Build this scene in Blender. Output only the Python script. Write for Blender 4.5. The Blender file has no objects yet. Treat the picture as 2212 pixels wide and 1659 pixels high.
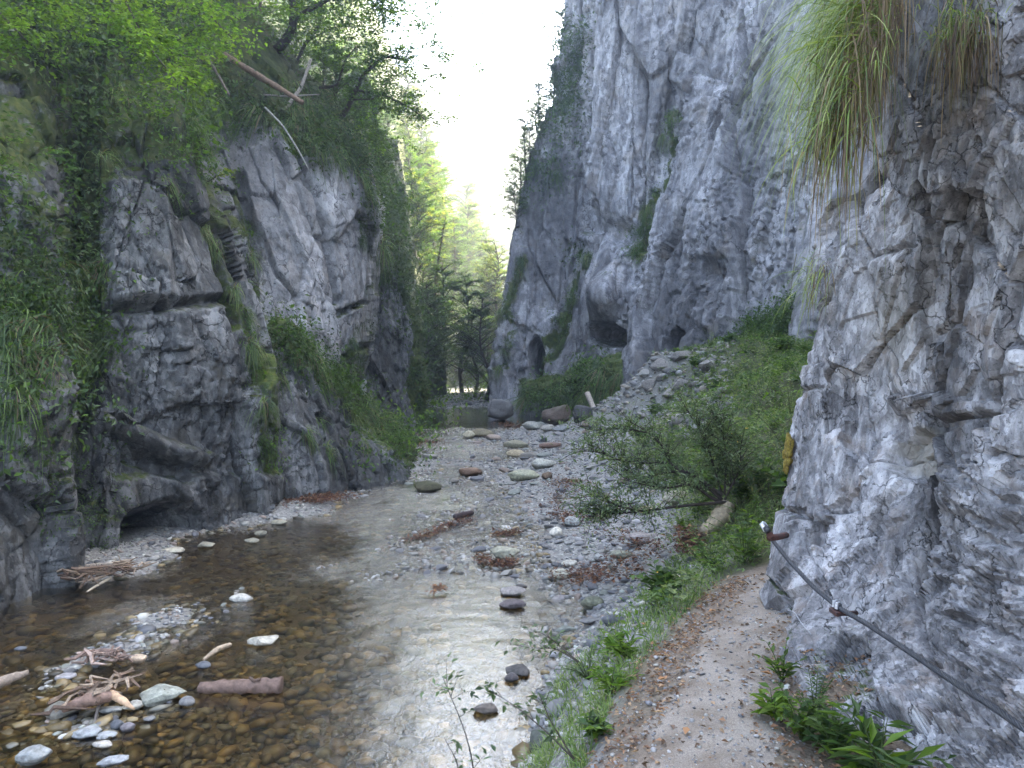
import bpy, math, random
import numpy as np
R = math.radians
sc = bpy.context.scene
COL = sc.collection
rng = np.random.default_rng(7)
random.seed(7)

# ------------------------------------------------------------------ camera, sky, sun, exposure
CAM = np.array([0.0, 0.0, 2.6])
PITCH = R(1.5)
cam_d = bpy.data.cameras.new('camera')
cam_d.lens = 26.0; cam_d.sensor_width = 36.0
cam_d.clip_start = 0.05; cam_d.clip_end = 3000
cam = bpy.data.objects.new('camera', cam_d)
cam.location = CAM; cam.rotation_euler = (R(90) - PITCH, 0, 0)
COL.objects.link(cam); sc.camera = cam
SUN_AZ, SUN_EL = 55.0, 40.0          # clockwise from +Y
w = bpy.data.worlds.new('World'); sc.world = w; w.use_nodes = True
nt = w.node_tree; nt.nodes.clear()
sky = nt.nodes.new('ShaderNodeTexSky'); sky.sky_type = 'NISHITA'; sky.sun_disc = False
sky.sun_elevation = R(SUN_EL); sky.sun_rotation = R(SUN_AZ)
sky.air_density = 1.0; sky.dust_density = 2.5; sky.ozone_density = 1.0
bg = nt.nodes.new('ShaderNodeBackground'); bg.inputs[1].default_value = 0.15
wo = nt.nodes.new('ShaderNodeOutputWorld')
nt.links.new(sky.outputs[0], bg.inputs[0]); nt.links.new(bg.outputs[0], wo.inputs[0])
sun_d = bpy.data.lights.new('sun', 'SUN'); sun_d.energy = 5.0; sun_d.angle = R(0.5); sun_d.color = (1.0, 0.9, 0.68)
sun = bpy.data.objects.new('sun', sun_d); sun.rotation_euler = (R(-(90 - SUN_EL)), 0, R(-SUN_AZ)); COL.objects.link(sun)
sun.rotation_euler = (R(90 - SUN_EL), 0, R(180 - SUN_AZ))
sc.view_settings.view_transform = 'Standard'; sc.view_settings.look = 'None'
sc.view_settings.gamma = 1.0; sc.view_settings.use_curve_mapping = False
sc.view_settings.exposure = 3.6
sc.cycles.max_bounces = 8; sc.cycles.diffuse_bounces = 3; sc.cycles.transparent_max_bounces = 12
sc.cycles.volume_bounces = 0; sc.cycles.use_denoising = True

# ------------------------------------------------------------------ view geometry helpers (photo laid out at 2212 x 1659)
F = 2212 * 26.0 / 36.0
cp, sp_ = math.cos(PITCH), math.sin(PITCH)
def ray(U, V):
    x = (np.asarray(U, float) - 1106) / F; zc = -(np.asarray(V, float) - 829.5) / F
    y = cp + zc * sp_; z = -sp_ + zc * cp
    return x / y, z / y
def P(U, V, d):
    x, z = ray(U, V); d = np.asarray(d, float)
    return np.stack([x * d + CAM[0], d + CAM[1] + 0 * x, z * d + CAM[2]], -1)
def PZ(U, V, z):                       # point at height z on the line of sight
    x, k = ray(U, V); d = (z - CAM[2]) / k
    return np.array([x * d, d, z])

# ------------------------------------------------------------------ numpy noise
def _h(ix, iy, iz, s):
    n = (ix.astype(np.int64) * 374761393 + iy.astype(np.int64) * 668265263 + iz.astype(np.int64) * 2147483647 + s * 1274126177) & 0xFFFFFFFF
    n = ((n ^ (n >> 13)) * 1274126177) & 0xFFFFFFFF
    n = ((n ^ (n >> 16)) * 2246822519) & 0xFFFFFFFF
    n = n ^ (n >> 15)
    return (n & 0xFFFFFF) / float(0xFFFFFF)
def vnoise(p, s=0):
    f = np.floor(p); t = p - f; t = t * t * t * (t * (t * 6 - 15) + 10); f = f.astype(np.int64)
    r = 0
    for dx in (0, 1):
        for dy in (0, 1):
            for dz in (0, 1):
                wgt = (t[:, 0] if dx else 1 - t[:, 0]) * (t[:, 1] if dy else 1 - t[:, 1]) * (t[:, 2] if dz else 1 - t[:, 2])
                r = r + wgt * _h(f[:, 0] + dx, f[:, 1] + dy, f[:, 2] + dz, s)
    return r * 2 - 1
def fbm(p, o=4, s=0, g=0.5):
    r = 0; a = 1.0; n = 0
    for i in range(o):
        r = r + a * vnoise(p * (2.03 ** i) + 17.3 * i, s + i); n += a; a *= g
    return r / n
def cells(p, s=0):
    """nearest jittered cell: height of a randomly tilted plane per cell, and the edge distance"""
    f = np.floor(p).astype(np.int64); N = len(p)
    b1 = np.full(N, 9e9); b2 = np.full(N, 9e9); val = np.zeros(N)
    for dx in (-1, 0, 1):
        for dy in (-1, 0, 1):
            for dz in (-1, 0, 1):
                cx, cy, cz = f[:, 0] + dx, f[:, 1] + dy, f[:, 2] + dz
                q = [p[:, i] - (c + _h(cx, cy, cz, s + 11 + i)) for i, c in enumerate((cx, cy, cz))]
                d = q[0] ** 2 + q[1] ** 2 + q[2] ** 2
                v = sum(q[i] * (_h(cx, cy, cz, s + 31 + i) * 2 - 1) for i in range(3)) * 0.9 + (_h(cx, cy, cz, s + 51) * 2 - 1) * 0.7
                m = d < b1
                b2 = np.where(m, b1, np.minimum(b2, d)); val = np.where(m, v, val); b1 = np.where(m, d, b1)
    return val, np.sqrt(b2) - np.sqrt(b1)
def sstep(a, b, x):
    t = np.clip((x - a) / (b - a), 0, 1); return t * t * (3 - 2 * t)

# ------------------------------------------------------------------ mesh helpers
def mk(name, v, f, mat=None, col=None, parent=None, smooth=True, attrs=None, link=True):
    me = bpy.data.meshes.new(name)
    v = np.ascontiguousarray(v, np.float32); f = np.ascontiguousarray(f, np.int32)
    k = f.shape[1]
    me.vertices.add(len(v)); me.vertices.foreach_set('co', v.ravel())
    me.loops.add(f.size); me.loops.foreach_set('vertex_index', f.ravel())
    me.polygons.add(len(f)); me.polygons.foreach_set('loop_start', np.arange(0, f.size, k, dtype=np.int32))
    me.polygons.foreach_set('loop_total', np.full(len(f), k, np.int32))
    me.polygons.foreach_set('use_smooth', np.full(len(f), smooth, bool))
    if col is not None:
        a = me.attributes.new('Col', 'FLOAT_COLOR', 'POINT')
        c = np.ones((len(v), 4), np.float32); c[:, :3] = col; a.data.foreach_set('color', c.ravel())
    for kx, vx in (attrs or {}).items():
        a = me.attributes.new(kx, 'FLOAT', 'POINT'); a.data.foreach_set('value', np.ascontiguousarray(vx, np.float32))
    me.update(calc_edges=True)
    if mat: me.materials.append(mat)
    if not link: return me
    return ob(name, me, parent)
def ob(name, me, parent=None, loc=None):
    o = bpy.data.objects.new(name, me); COL.objects.link(o)
    if parent is not None: o.parent = parent
    if loc is not None: o.location = loc
    return o
def tag(o, label=None, cat=None, group=None, kind=None):
    if label: o['label'] = label
    if cat: o['category'] = cat
    if group: o['group'] = group
    if kind: o['kind'] = kind
    return o
def empty(name, loc, label, cat, group=None):
    o = bpy.data.objects.new(name, None); COL.objects.link(o); o.location = loc; o.empty_display_size = 0.2
    return tag(o, label, cat, group)
def grid_faces(nr, nc):
    i = np.arange(nr * nc).reshape(nr, nc)
    return np.stack([i[:-1, :-1], i[1:, :-1], i[1:, 1:], i[:-1, 1:]], -1).reshape(-1, 4)
def vnormals(v, f):
    n = np.zeros_like(v); a = v[f[:, 2]] - v[f[:, 0]]; b = v[f[:, 3 if f.shape[1] == 4 else 1]] - v[f[:, 1 if f.shape[1] == 4 else 0]]
    fn = np.cross(a, b)
    for k in range(f.shape[1]): np.add.at(n, f[:, k], fn)
    return n / (np.linalg.norm(n, axis=1, keepdims=True) + 1e-12)
def unit(a): return a / (np.linalg.norm(a, axis=-1, keepdims=True) + 1e-12)

# ------------------------------------------------------------------ materials
class NG:
    def __init__(s, name):
        s.m = bpy.data.materials.new(name); s.m.use_nodes = True; s.t = s.m.node_tree; s.t.nodes.clear()
        s.out = s.n('ShaderNodeOutputMaterial')
    def n(s, typ, **kw):
        nd = s.t.nodes.new(typ)
        for k, v in kw.items():
            if k[0] == 'i' and k[1:].isdigit(): s.put(nd, int(k[1:]), v)
            elif k in nd.inputs.keys() and not hasattr(nd, k): s.put(nd, k, v)
            else: setattr(nd, k, v)
        return nd
    def put(s, nd, k, v):
        if isinstance(v, bpy.types.NodeSocket): s.t.links.new(v, nd.inputs[k])
        else: nd.inputs[k].default_value = v
    def noise(s, vec, scale, det=4, rough=0.6, dist=0.0):
        nd = s.n('ShaderNodeTexNoise'); nd.inputs['Scale'].default_value = scale; nd.inputs['Detail'].default_value = det
        nd.inputs['Roughness'].default_value = rough; nd.inputs['Distortion'].default_value = dist
        s.t.links.new(vec, nd.inputs['Vector']); return nd.outputs['Fac']
    def ramp(s, fac, *st):
        nd = s.n('ShaderNodeValToRGB'); s.t.links.new(fac, nd.inputs[0]); e = nd.color_ramp.elements
        while len(e) < len(st): e.new(0.5)
        for el, (p, c) in zip(e, st):
            el.position = p; el.color = (c, c, c, 1) if isinstance(c, (int, float)) else (*c, 1)
        return nd.outputs[0]
    def mix(s, fac, a, b, mode='MIX'):
        nd = s.n('ShaderNodeMix', data_type='RGBA', blend_type=mode)
        for k, v in ((0, fac), (6, a), (7, b)):
            if isinstance(v, tuple): v = (*v, 1)
            s.put(nd, k, v)
        return nd.outputs[2]
    def math(s, op, a, b=0.0):
        nd = s.n('ShaderNodeMath', operation=op); s.put(nd, 0, a); s.put(nd, 1, b); return nd.outputs[0]
    def map(s, vec, scale=(1, 1, 1), rot=(0, 0, 0)):
        nd = s.n('ShaderNodeMapping'); nd.inputs['Scale'].default_value = scale; nd.inputs['Rotation'].default_value = rot
        s.t.links.new(vec, nd.inputs['Vector']); return nd.outputs[0]
    def bump(s, h, strength, dist, nrm=None):
        nd = s.n('ShaderNodeBump'); nd.inputs['Strength'].default_value = strength; nd.inputs['Distance'].default_value = dist
        s.t.links.new(h, nd.inputs['Height'])
        if nrm is not None: s.t.links.new(nrm, nd.inputs['Normal'])
        return nd.outputs[0]
    def facet(s, vec, scale, warp=0.25):
        """broken-rock relief: every cell is a differently tilted plane"""
        nz = s.n('ShaderNodeTexNoise'); nz.inputs['Scale'].default_value = scale * 0.8; nz.inputs['Detail'].default_value = 3; s.t.links.new(vec, nz.inputs['Vector'])
        w1 = s.n('ShaderNodeVectorMath', operation='SCALE'); s.t.links.new(nz.outputs['Color'], w1.inputs[0]); w1.inputs['Scale'].default_value = warp / scale
        w2 = s.n('ShaderNodeVectorMath', operation='ADD'); s.t.links.new(vec, w2.inputs[0]); s.t.links.new(w1.outputs[0], w2.inputs[1])
        v = s.n('ShaderNodeTexVoronoi'); v.inputs['Scale'].default_value = scale; s.t.links.new(w2.outputs[0], v.inputs['Vector'])
        d = s.n('ShaderNodeVectorMath', operation='SUBTRACT'); s.t.links.new(w2.outputs[0], d.inputs[0]); s.t.links.new(v.outputs['Position'], d.inputs[1])
        c = s.n('ShaderNodeVectorMath', operation='SUBTRACT'); s.t.links.new(v.outputs['Color'], c.inputs[0]); c.inputs[1].default_value = (0.5, 0.5, 0.5)
        o = s.n('ShaderNodeVectorMath', operation='DOT_PRODUCT'); s.t.links.new(d.outputs[0], o.inputs[0]); s.t.links.new(c.outputs[0], o.inputs[1])
        sx = s.n('ShaderNodeSeparateColor'); s.t.links.new(v.outputs['Color'], sx.inputs[0])
        return s.math('ADD', s.math('MULTIPLY', o.outputs['Value'], scale), s.math('MULTIPLY', sx.outputs[0], 0.35)), sx.outputs[1]
    def pos(s): return s.n('ShaderNodeNewGeometry').outputs['Position']
    def attr(s, n, o='Fac'): return s.n('ShaderNodeAttribute', attribute_name=n).outputs[o]
    def principled(s, col, rough=0.8, nrm=None, spec=0.3, metal=0.0):
        nd = s.n('ShaderNodeBsdfPrincipled'); s.put(nd, 'Base Color', (*col, 1) if isinstance(col, tuple) else col); s.put(nd, 'Roughness', rough)
        s.put(nd, 'Specular IOR Level', spec); s.put(nd, 'Metallic', metal)
        if nrm is not None: s.t.links.new(nrm, nd.inputs['Normal'])
        return nd.outputs[0]
    def done(s, sh):
        s.t.links.new(sh, s.out.inputs[0]); return s.m

def rock_mat(name, k, dark, mid, pale, warm=(0.25, 0.2, 0.15), streak=(1, 1, 0.3), bump=1.0, lichen=0.5):
    g = NG(name); p = g.pos()
    q = g.map(p, streak)
    n1 = g.noise(q, 0.9 / k, 5, 0.62, 0.6); n2 = g.noise(q, 5.0 / k, 6, 0.68, 0.3); n3 = g.noise(p, 26.0 / k, 4, 0.65)
    f1, r1_ = g.facet(q, 2.6 / k); f2, r2_ = g.facet(g.map(p, (1, 1, 0.7)), 9.0 / k)
    n2 = g.math('ADD', g.math('MULTIPLY', n2, 0.72), g.math('ADD', g.math('MULTIPLY', r1_, 0.14), g.math('MULTIPLY', r2_, 0.14)))
    c = g.ramp(n2, (0.3, dark), (0.48, mid), (0.66, pale))
    c = g.mix(g.ramp(n1, (0.35, 0.55), (0.65, 0.0)), c, dark, 'MIX')
    c = g.mix(g.ramp(n3, (0.56, 0.0), (0.7, lichen)), c, pale)
    sp = g.ramp(n3, (0.3, 0.85), (0.42, 0.0))
    c = g.mix(sp, c, tuple(0.3 * a for a in dark))
    wn = g.ramp(g.noise(p, 1.7 / k, 4), (0.55, 0.0), (0.75, 0.5)); c = g.mix(wn, c, warm)
    ck = g.n('ShaderNodeTexVoronoi', feature='DISTANCE_TO_EDGE'); ck.inputs['Scale'].default_value = 1.5 / k
    wv_ = g.n('ShaderNodeVectorMath', operation='ADD'); g.t.links.new(q, wv_.inputs[0]); nn_ = g.n('ShaderNodeTexNoise'); nn_.inputs['Scale'].default_value = 2.2 / k; nn_.inputs['Detail'].default_value = 5; g.t.links.new(p, nn_.inputs['Vector'])
    sc_ = g.n('ShaderNodeVectorMath', operation='SCALE'); g.t.links.new(nn_.outputs['Color'], sc_.inputs[0]); sc_.inputs['Scale'].default_value = 0.9 * k; g.t.links.new(sc_.outputs[0], wv_.inputs[1]); g.t.links.new(wv_.outputs[0], ck.inputs['Vector'])
    cr = g.math('MULTIPLY', g.ramp(ck.outputs['Distance'], (0.0, 1.0), (0.018, 0.0)), g.ramp(n1, (0.4, 0.0), (0.55, 0.85)))
    c = g.mix(cr, c, tuple(0.25 * a for a in dark))
    m = g.attr('moss'); mn = g.noise(p, 9.0 / k, 5, 0.7)
    mf = g.ramp(g.math('ADD', m, g.math('MULTIPLY', g.math('SUBTRACT', mn, 0.5), 1.1)), (0.42, 0.0), (0.62, 1.0))
    mc = g.ramp(g.noise(p, 7.0 / k, 4), (0.3, (0.018, 0.028, 0.01)), (0.5, (0.05, 0.07, 0.016)), (0.7, (0.1, 0.105, 0.025)))
    c = g.mix(mf, c, mc)
    big = g.noise(g.map(p, (1, 1, 0.35)), 0.42 / k, 3, 0.5); c = g.mix(1.0, c, g.ramp(big, (0.35, 0.5), (0.62, 1.2)), 'MULTIPLY')
    c = g.mix(g.attr('tint'), c, g.mix(n2, (.15, .13, .095), (.3, .275, .22)))
    e = g.attr('soil_shade'); c = g.mix(e, c, (0.035, 0.028, 0.02))  # soil colour, also used as painted shade in wall recesses
    b = g.bump(f1, 0.85 * bump, 0.16 * k); b = g.bump(f2, 0.85 * bump, 0.055 * k, b); b = g.bump(n3, 0.45 * bump, 0.02 * k, b); b = g.bump(g.math('SUBTRACT', 1.0, cr), 0.8, 0.03 * k, b)
    b = g.bump(g.noise(p, 90.0 / k, 3, 0.7), 0.35 * bump, 0.006 * k, b)
    return g.done(g.principled(c, 0.85, b, 0.25))
def vcol_mat(name, rough=0.75, nscale=30, namp=0.5, bump=0.4, bdist=0.01, spec=0.4):
    g = NG(name); tc = g.n('ShaderNodeTexCoord').outputs['Object']; c = g.attr('Col', 'Color')
    n = g.noise(tc, nscale, 5, 0.65)
    c = g.mix(1.0, c, g.ramp(n, (0.25, 1 - namp), (0.75, 1 + namp)), 'MULTIPLY')
    return g.done(g.principled(c, rough, g.bump(n, bump, bdist), spec))
def leaf_mat(name, trans=0.45, rough=0.5):
    g = NG(name); c = g.attr('Col', 'Color')
    d = g.principled(c, rough, None, 0.35)
    t = g.n('ShaderNodeBsdfTranslucent'); cc = g.mix(1.0, c, (1.25, 1.35, 0.55), 'MULTIPLY'); g.t.links.new(cc, t.inputs[0])
    m = g.n('ShaderNodeMixShader'); m.inputs[0].default_value = trans; g.t.links.new(d, m.inputs[1]); g.t.links.new(t.outputs[0], m.inputs[2])
    return g.done(m.outputs[0])
MATS = dict(
    near=rock_mat('rock_near', 0.42, (0.07, 0.067, 0.07), (0.215, 0.208, 0.214), (0.5, 0.49, 0.5), (0.27, 0.2, 0.15), (1, 1, 0.45), 0.55, 0.3),
    right=rock_mat('rock_far_right', 1.5, (0.085, 0.083, 0.09), (0.235, 0.23, 0.238), (0.48, 0.47, 0.48), (0.28, 0.24, 0.2), (1, 1, 0.3), 0.75, 0.35),
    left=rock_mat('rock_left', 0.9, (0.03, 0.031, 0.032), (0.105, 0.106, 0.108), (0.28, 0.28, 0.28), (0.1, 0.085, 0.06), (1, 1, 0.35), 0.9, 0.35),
    slab=rock_mat('rock_slab', 1.1, (0.1, 0.099, 0.1), (0.22, 0.218, 0.225), (0.38, 0.375, 0.38), (0.24, 0.2, 0.17), (1, 1, 0.6), 0.9, 0.4),
    stone=vcol_mat('stone', 0.7, 24, 0.6, 0.6, 0.025, 0.35), pebble=vcol_mat('pebble', 0.6, 9, 0.3, 0.2, 0.01, 0.45),
    wetpebble=vcol_mat('wet_pebble', 0.45, 9, 0.35, 0.2, 0.01, 0.5),
    wood=vcol_mat('driftwood', 0.8, 22, 0.55, 0.7, 0.015, 0.25), bark=vcol_mat('bark', 0.9, 18, 0.5, 0.8, 0.02, 0.2),
    leaf=leaf_mat('leaf', 0.5), grass=leaf_mat('grass_blade', 0.35), dead=leaf_mat('dead_leaf', 0.2, 0.7),
)

# ------------------------------------------------------------------ lofted rock faces
def loft(columns, segs, nv, top=None):
    """columns: list of [(V,U,d), ...] top to bottom; returns world grid and its photo-plane design coordinates"""
    T = np.linspace(0, 1, nv); cols = []
    for c in columns:
        c = np.array(c, float); V = c[0, 0] + (c[-1, 0] - c[0, 0]) * T
        cols.append(np.stack([np.interp(V, c[:, 0], c[:, 1]), V, np.interp(V, c[:, 0], c[:, 2])], -1))
    out = []
    for j in range(len(cols) - 1):
        n = segs[j]
        for i in range(n):
            t = i / n; out.append(cols[j] * (1 - t) + cols[j + 1] * t)
    out.append(cols[-1]); D = np.stack(out, 1)
    # soften the lofting lines a little
    for _ in range(3): D[:, 1:-1] = (D[:, :-2] + 2 * D[:, 1:-1] + D[:, 2:]) / 4
    W = P(D[..., 0], D[..., 1], D[..., 2])
    return W, D
def gauss(D, U, V, su, sv, rot=0):
    a = D[:, 0] - U; b = D[:, 1] - V; c, s = math.cos(R(rot)), math.sin(R(rot))
    return np.exp(-(((a * c + b * s) / su) ** 2 + ((-a * s + b * c) / sv) ** 2))
def band(D, pts, w):
    """soft strip along a polyline in design coordinates; w may vary"""
    best = np.full(len(D), 1e9); pts = np.array(pts, float)
    for a, b in zip(pts[:-1], pts[1:]):
        e = b - a; t = np.clip(((D[:, :2] - a) @ e) / (e @ e), 0, 1)
        q = D[:, :2] - (a + t[:, None] * e); best = np.minimum(best, np.hypot(q[:, 0], q[:, 1]))
    return np.clip(1 - (best / w) ** 2, 0, 1)
def cliff(name, columns, segs, nv, mat, scale, amp, seed, shape=None, moss=None, squash=(1, 1, 0.45), label=None, dip=0.0, joints=0.6, soil_shade=None, flip=False, warp=0.1, sharp=75, tint=None):
    W, D = loft(columns, segs, nv)
    nr, nc = W.shape[:2]; v = W.reshape(-1, 3).copy(); D = D.reshape(-1, 3); f = grid_faces(nr, nc)
    if flip: f = f[:, ::-1]
    n = vnormals(v, f)
    q = v / scale; ca, sa = math.cos(dip), math.sin(dip)
    q = np.stack([q[:, 0], q[:, 1] * ca + q[:, 2] * sa, -q[:, 1] * sa + q[:, 2] * ca], -1)
    q = q + warp * np.stack([fbm(q * 0.7, 3, seed + i) for i in range(3)], -1)
    sq = np.array(squash)
    h1, e1 = cells(q * sq, seed); h2, e2 = cells(q * sq * 2.7 + 5, seed + 1); h3, e3 = cells(q * 6.5 + 9, seed + 2); h4, e4 = cells(q * 15 + 9, seed + 3)
    rough = sstep(-0.15, 0.35, fbm(q * 0.8 + 3, 2, seed + 8))               # shattered zones between clean planes
    h = amp * scale * (0.35 * fbm(q * 0.5, 2, seed + 5) + 1.05 * h1 + 0.46 * h2 + (0.07 + 0.2 * rough) * h3 + (0.02 + 0.09 * rough) * h4 + 0.03 * fbm(q * 9, 3, seed + 6))
    h -= joints * amp * scale * (0.35 * np.exp(-(e1 / 0.05) ** 2) + 0.16 * np.exp(-(e2 / 0.07) ** 2) + 0.06 * np.exp(-(e3 / 0.1) ** 2))
    if shape is not None: h = h + shape(D, v, q)
    v2 = v + n * h[:, None]
    n2 = vnormals(v2, f)
    ms = np.clip((n2[:, 2] - 0.25) * 0.9, 0, 0.6)
    if moss is not None: ms = ms + moss(D, v2, n2)
    ea = soil_shade(D, v2, n2) if soil_shade is not None else np.zeros(len(v))
    o = mk(name, v2, f, mat, attrs=dict(moss=np.clip(ms, 0, 1.5), soil_shade=np.clip(ea, 0, 1), tint=np.clip(tint(D), 0, 1) if tint else np.zeros(len(v))))
    o.data.set_sharp_from_angle(angle=R(sharp))
    tag(o, kind='structure')
    if label: o['label'] = label
    return dict(o=o, v=v2, n=n2, D=D, moss=ms, f=f)

# ------------------------------------------------------------------ the ground: one sheet from the stream bed out to the horizon
def zw(y): return 0.02 * np.clip(np.asarray(y, float) - 20, 0, 60)       # water level, rising upstream
GP = []
def gz(*pts):
    for U, V, z in pts: GP.append(PZ(U, V, z))
def gd(*pts):
    for U, V, d in pts: GP.append(P(U, V, d))
# stream bed
gz((0, 1500, -.22), (300, 1560, -.2), (700, 1560, -.26), (1000, 1600, -.3), (700, 1400, -.22), (900, 1400, -.16), (1050, 1420, -.2), (1050, 1550, -.26), (300, 1640, -.12),
   (500, 1480, -.14), (100, 1360, -.18), (400, 1300, -.16), (700, 1250, -.09), (560, 1200, -.16), (900, 1200, -.07), (1050, 1270, -.12), (800, 1130, -.12), (950, 1120, -.07), (1000, 1060, -.07),
   (900, 1050, -.1), (950, 990, -.08), (900, 960, -.06), (1130, 1330, -.18), (1180, 1340, -.2), (150, 1640, -.06), (-300, 1600, -.25), (400, 2200, -.3), (900, 2200, -.3), (-300, 2200, -.3),
   (100, 1310, -.1), (250, 1290, -.16), (400, 1235, -.16), (500, 1185, -.16), (620, 1145, -.1), (750, 1098, -.1), (850, 1050, -.08), (-100, 1400, -.15), (1100, 1190, -.05), (1150, 1160, -.03), (1170, 1270, -.06))
# emergent strip of shingle in the stream
gz((60, 1490, -.02), (130, 1445, 0.0), (200, 1410, .02), (280, 1375, .01), (350, 1340, .03), (420, 1310, .0), (100, 1560, -.02), (200, 1580, .0), (330, 1520, -.02))
# left bank
gz((0, 1335, -.1), (130, 1272, -.04), (200, 1245, .06), (290, 1225, .08), (370, 1195, .05), (430, 1175, -.06), (500, 1150, -.02), (580, 1115, .08), (640, 1085, .16), (700, 1080, .1), (740, 1068, .05), (890, 1015, .02), (860, 985, .1), (900, 935, .1))
# right bank: shingle bar
gz((1140, 1640, 0), (1190, 1480, .02), (1235, 1400, .02), (1290, 1345, .02), (1235, 1290, .0), (1200, 1240, .02), (1190, 1190, .03), (1170, 1120, .03), (1120, 1060, .03), (1100, 1000, .04), (1000, 955, .05), (1060, 940, .1),
   (1300, 1270, .12), (1380, 1200, .28), (1300, 1150, .17), (1420, 1120, .42), (1300, 1050, .25), (1400, 1040, .45), (1200, 1000, .15), (1200, 950, .2), (1300, 960, .35), (1330, 930, .5), (1350, 1300, .25))
# banks of the path and the path itself
gz((1250, 1480, .3), (1200, 1600, .35), (1300, 1400, .45), (1400, 1320, .5), (1480, 1250, .6), (1540, 1180, .65), (1220, 1750, .6), (1150, 2000, .5),
   (1330, 1659, .86), (1290, 1560, .75), (1430, 1420, .84), (1560, 1300, .86), (1650, 1240, .9), (1500, 1659, .9), (1680, 1659, .9), (1560, 1450, .9), (1680, 1450, .9), (1640, 1320, .9),
   (1400, 2200, .9), (1800, 2200, .9), (1900, 1659, .9), (1800, 1550, .9), (2600, 2400, .9), (1730, 1240, .92))
# herb slope up to the ledge
gd((1600, 1150, 7.6), (1620, 1080, 8.4), (1620, 1000, 9.6), (1680, 900, 10.6), (1700, 800, 13.5), (1740, 752, 19), (1640, 752, 20.5), (1540, 756, 22.5), (1412, 762, 24.5), (1400, 830, 24),
   (1330, 885, 28), (1440, 880, 22.6), (1550, 850, 15.8), (1400, 950, 18.5), (1500, 950, 14.5), (1600, 950, 11.2), (1500, 1050, 11.4), (1450, 1140, 9.6), (1700, 1000, 9), (1800, 900, 11), (1850, 760, 16), (1740, 1100, 7.6))
# upstream
gd((1050, 892, 36), (1110, 905, 35.5), (1230, 915, 32), (1000, 905, 37), (960, 880, 38), (960, 862, 41), (980, 846, 46), (905, 905, 37), (920, 870, 39), (1040, 870, 41), (1000, 880, 38.5), (1000, 820, 70), (940, 820, 70))
GP = np.array(GP)
_d = np.hypot(GP[:, None, 0] - GP[None, :, 0], GP[:, None, 1] - GP[None, :, 1])
_n = len(GP); _A = np.zeros((_n + 1, _n + 1)); _A[:_n, :_n] = -_d - 0.01 * np.eye(_n); _A[:_n, _n] = 1; _A[_n, :_n] = 1
_w = np.linalg.solve(_A, np.concatenate([GP[:, 2], [0]]))
XC = np.array([[0, -6.2], [6, -6.1], [9, -6.0], [13, -5.3], [18, -4.6], [24, -4.8], [32, -6.5], [45, -8.5], [60, -12], [100, -20]])
XR = np.array([[0, 2.4], [3, 2.5], [6, 2.9], [7, 4.6], [13, 8.0], [20, 9.5], [24, 8.6], [30, 5.6], [36, 1.5], [40, 1.4], [60, 5], [100, 10]])
def tz(x, y, detail=True):
    x = np.atleast_1d(np.asarray(x, float)); y = np.atleast_1d(np.asarray(y, float)); x, y = np.broadcast_arrays(x, y)
    xc = np.clip(x, np.interp(y, XC[:, 0], XC[:, 1]) - 1.0, np.interp(y, XR[:, 0], XR[:, 1]) + 1.0); yc = np.clip(y, 1.0, 75)
    z = np.full(x.shape, _w[_n])
    for i in range(_n): z = z - _w[i] * np.hypot(xc - GP[i, 0], yc - GP[i, 1])
    p = np.stack([x, y, 0 * x], -1).reshape(-1, 3)
    if detail:
        pm = path_mask(x, y)
        z = z + ((fbm(p * 1.3, 3, 60) * 0.045 + fbm(p * 6, 3, 64) * 0.022).reshape(x.shape)) * (1 - 0.75 * pm)
    lx = np.interp(y, XC[:, 0], XC[:, 1]); rx = np.interp(y, XR[:, 0], XR[:, 1])
    far = np.hypot(x, y - 20)
    top = 5 + 0.03 * np.clip(y, 0, 200)
    z = z + top * sstep(-1.0, -4.0, x - lx) + 30 * sstep(60, 260, far)
    z = z + (7 + 0.05 * y) * sstep(1.2, 5.0, x - rx)
    return z
PATH_C = np.array([PZ(1508, 2400, .9), PZ(1510, 1659, .9), PZ(1560, 1500, .9), PZ(1590, 1400, .9), PZ(1640, 1310, .9), PZ(1700, 1250, .9)])[:, :2]
def path_mask(x, y):
    best = np.full(np.shape(x), 1e9)
    for a, b in zip(PATH_C[:-1], PATH_C[1:]):
        e = b - a; t = np.clip(((x - a[0]) * e[0] + (y - a[1]) * e[1]) / (e @ e), 0, 1)
        best = np.minimum(best, np.hypot(x - a[0] - t * e[0], y - a[1] - t * e[1]))
    return sstep(0.62, 0.4, best)
def on_ground(U, V, dmin=2.5, dmax=80):
    """where the line of sight meets the ground"""
    x, k = ray(U, V); d = np.geomspace(dmin, dmax, 900); g = tz(x * d, d)
    h = CAM[2] + k * d - g; i = np.argmax(h < 0) if (h < 0).any() else len(d) - 1
    return np.array([x * d[i], d[i], g[i]])
def on_water(U, V):
    p = PZ(U, V, 0.0)
    for _ in range(5): p = PZ(U, V, float(zw(p[1])))
    return p

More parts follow.
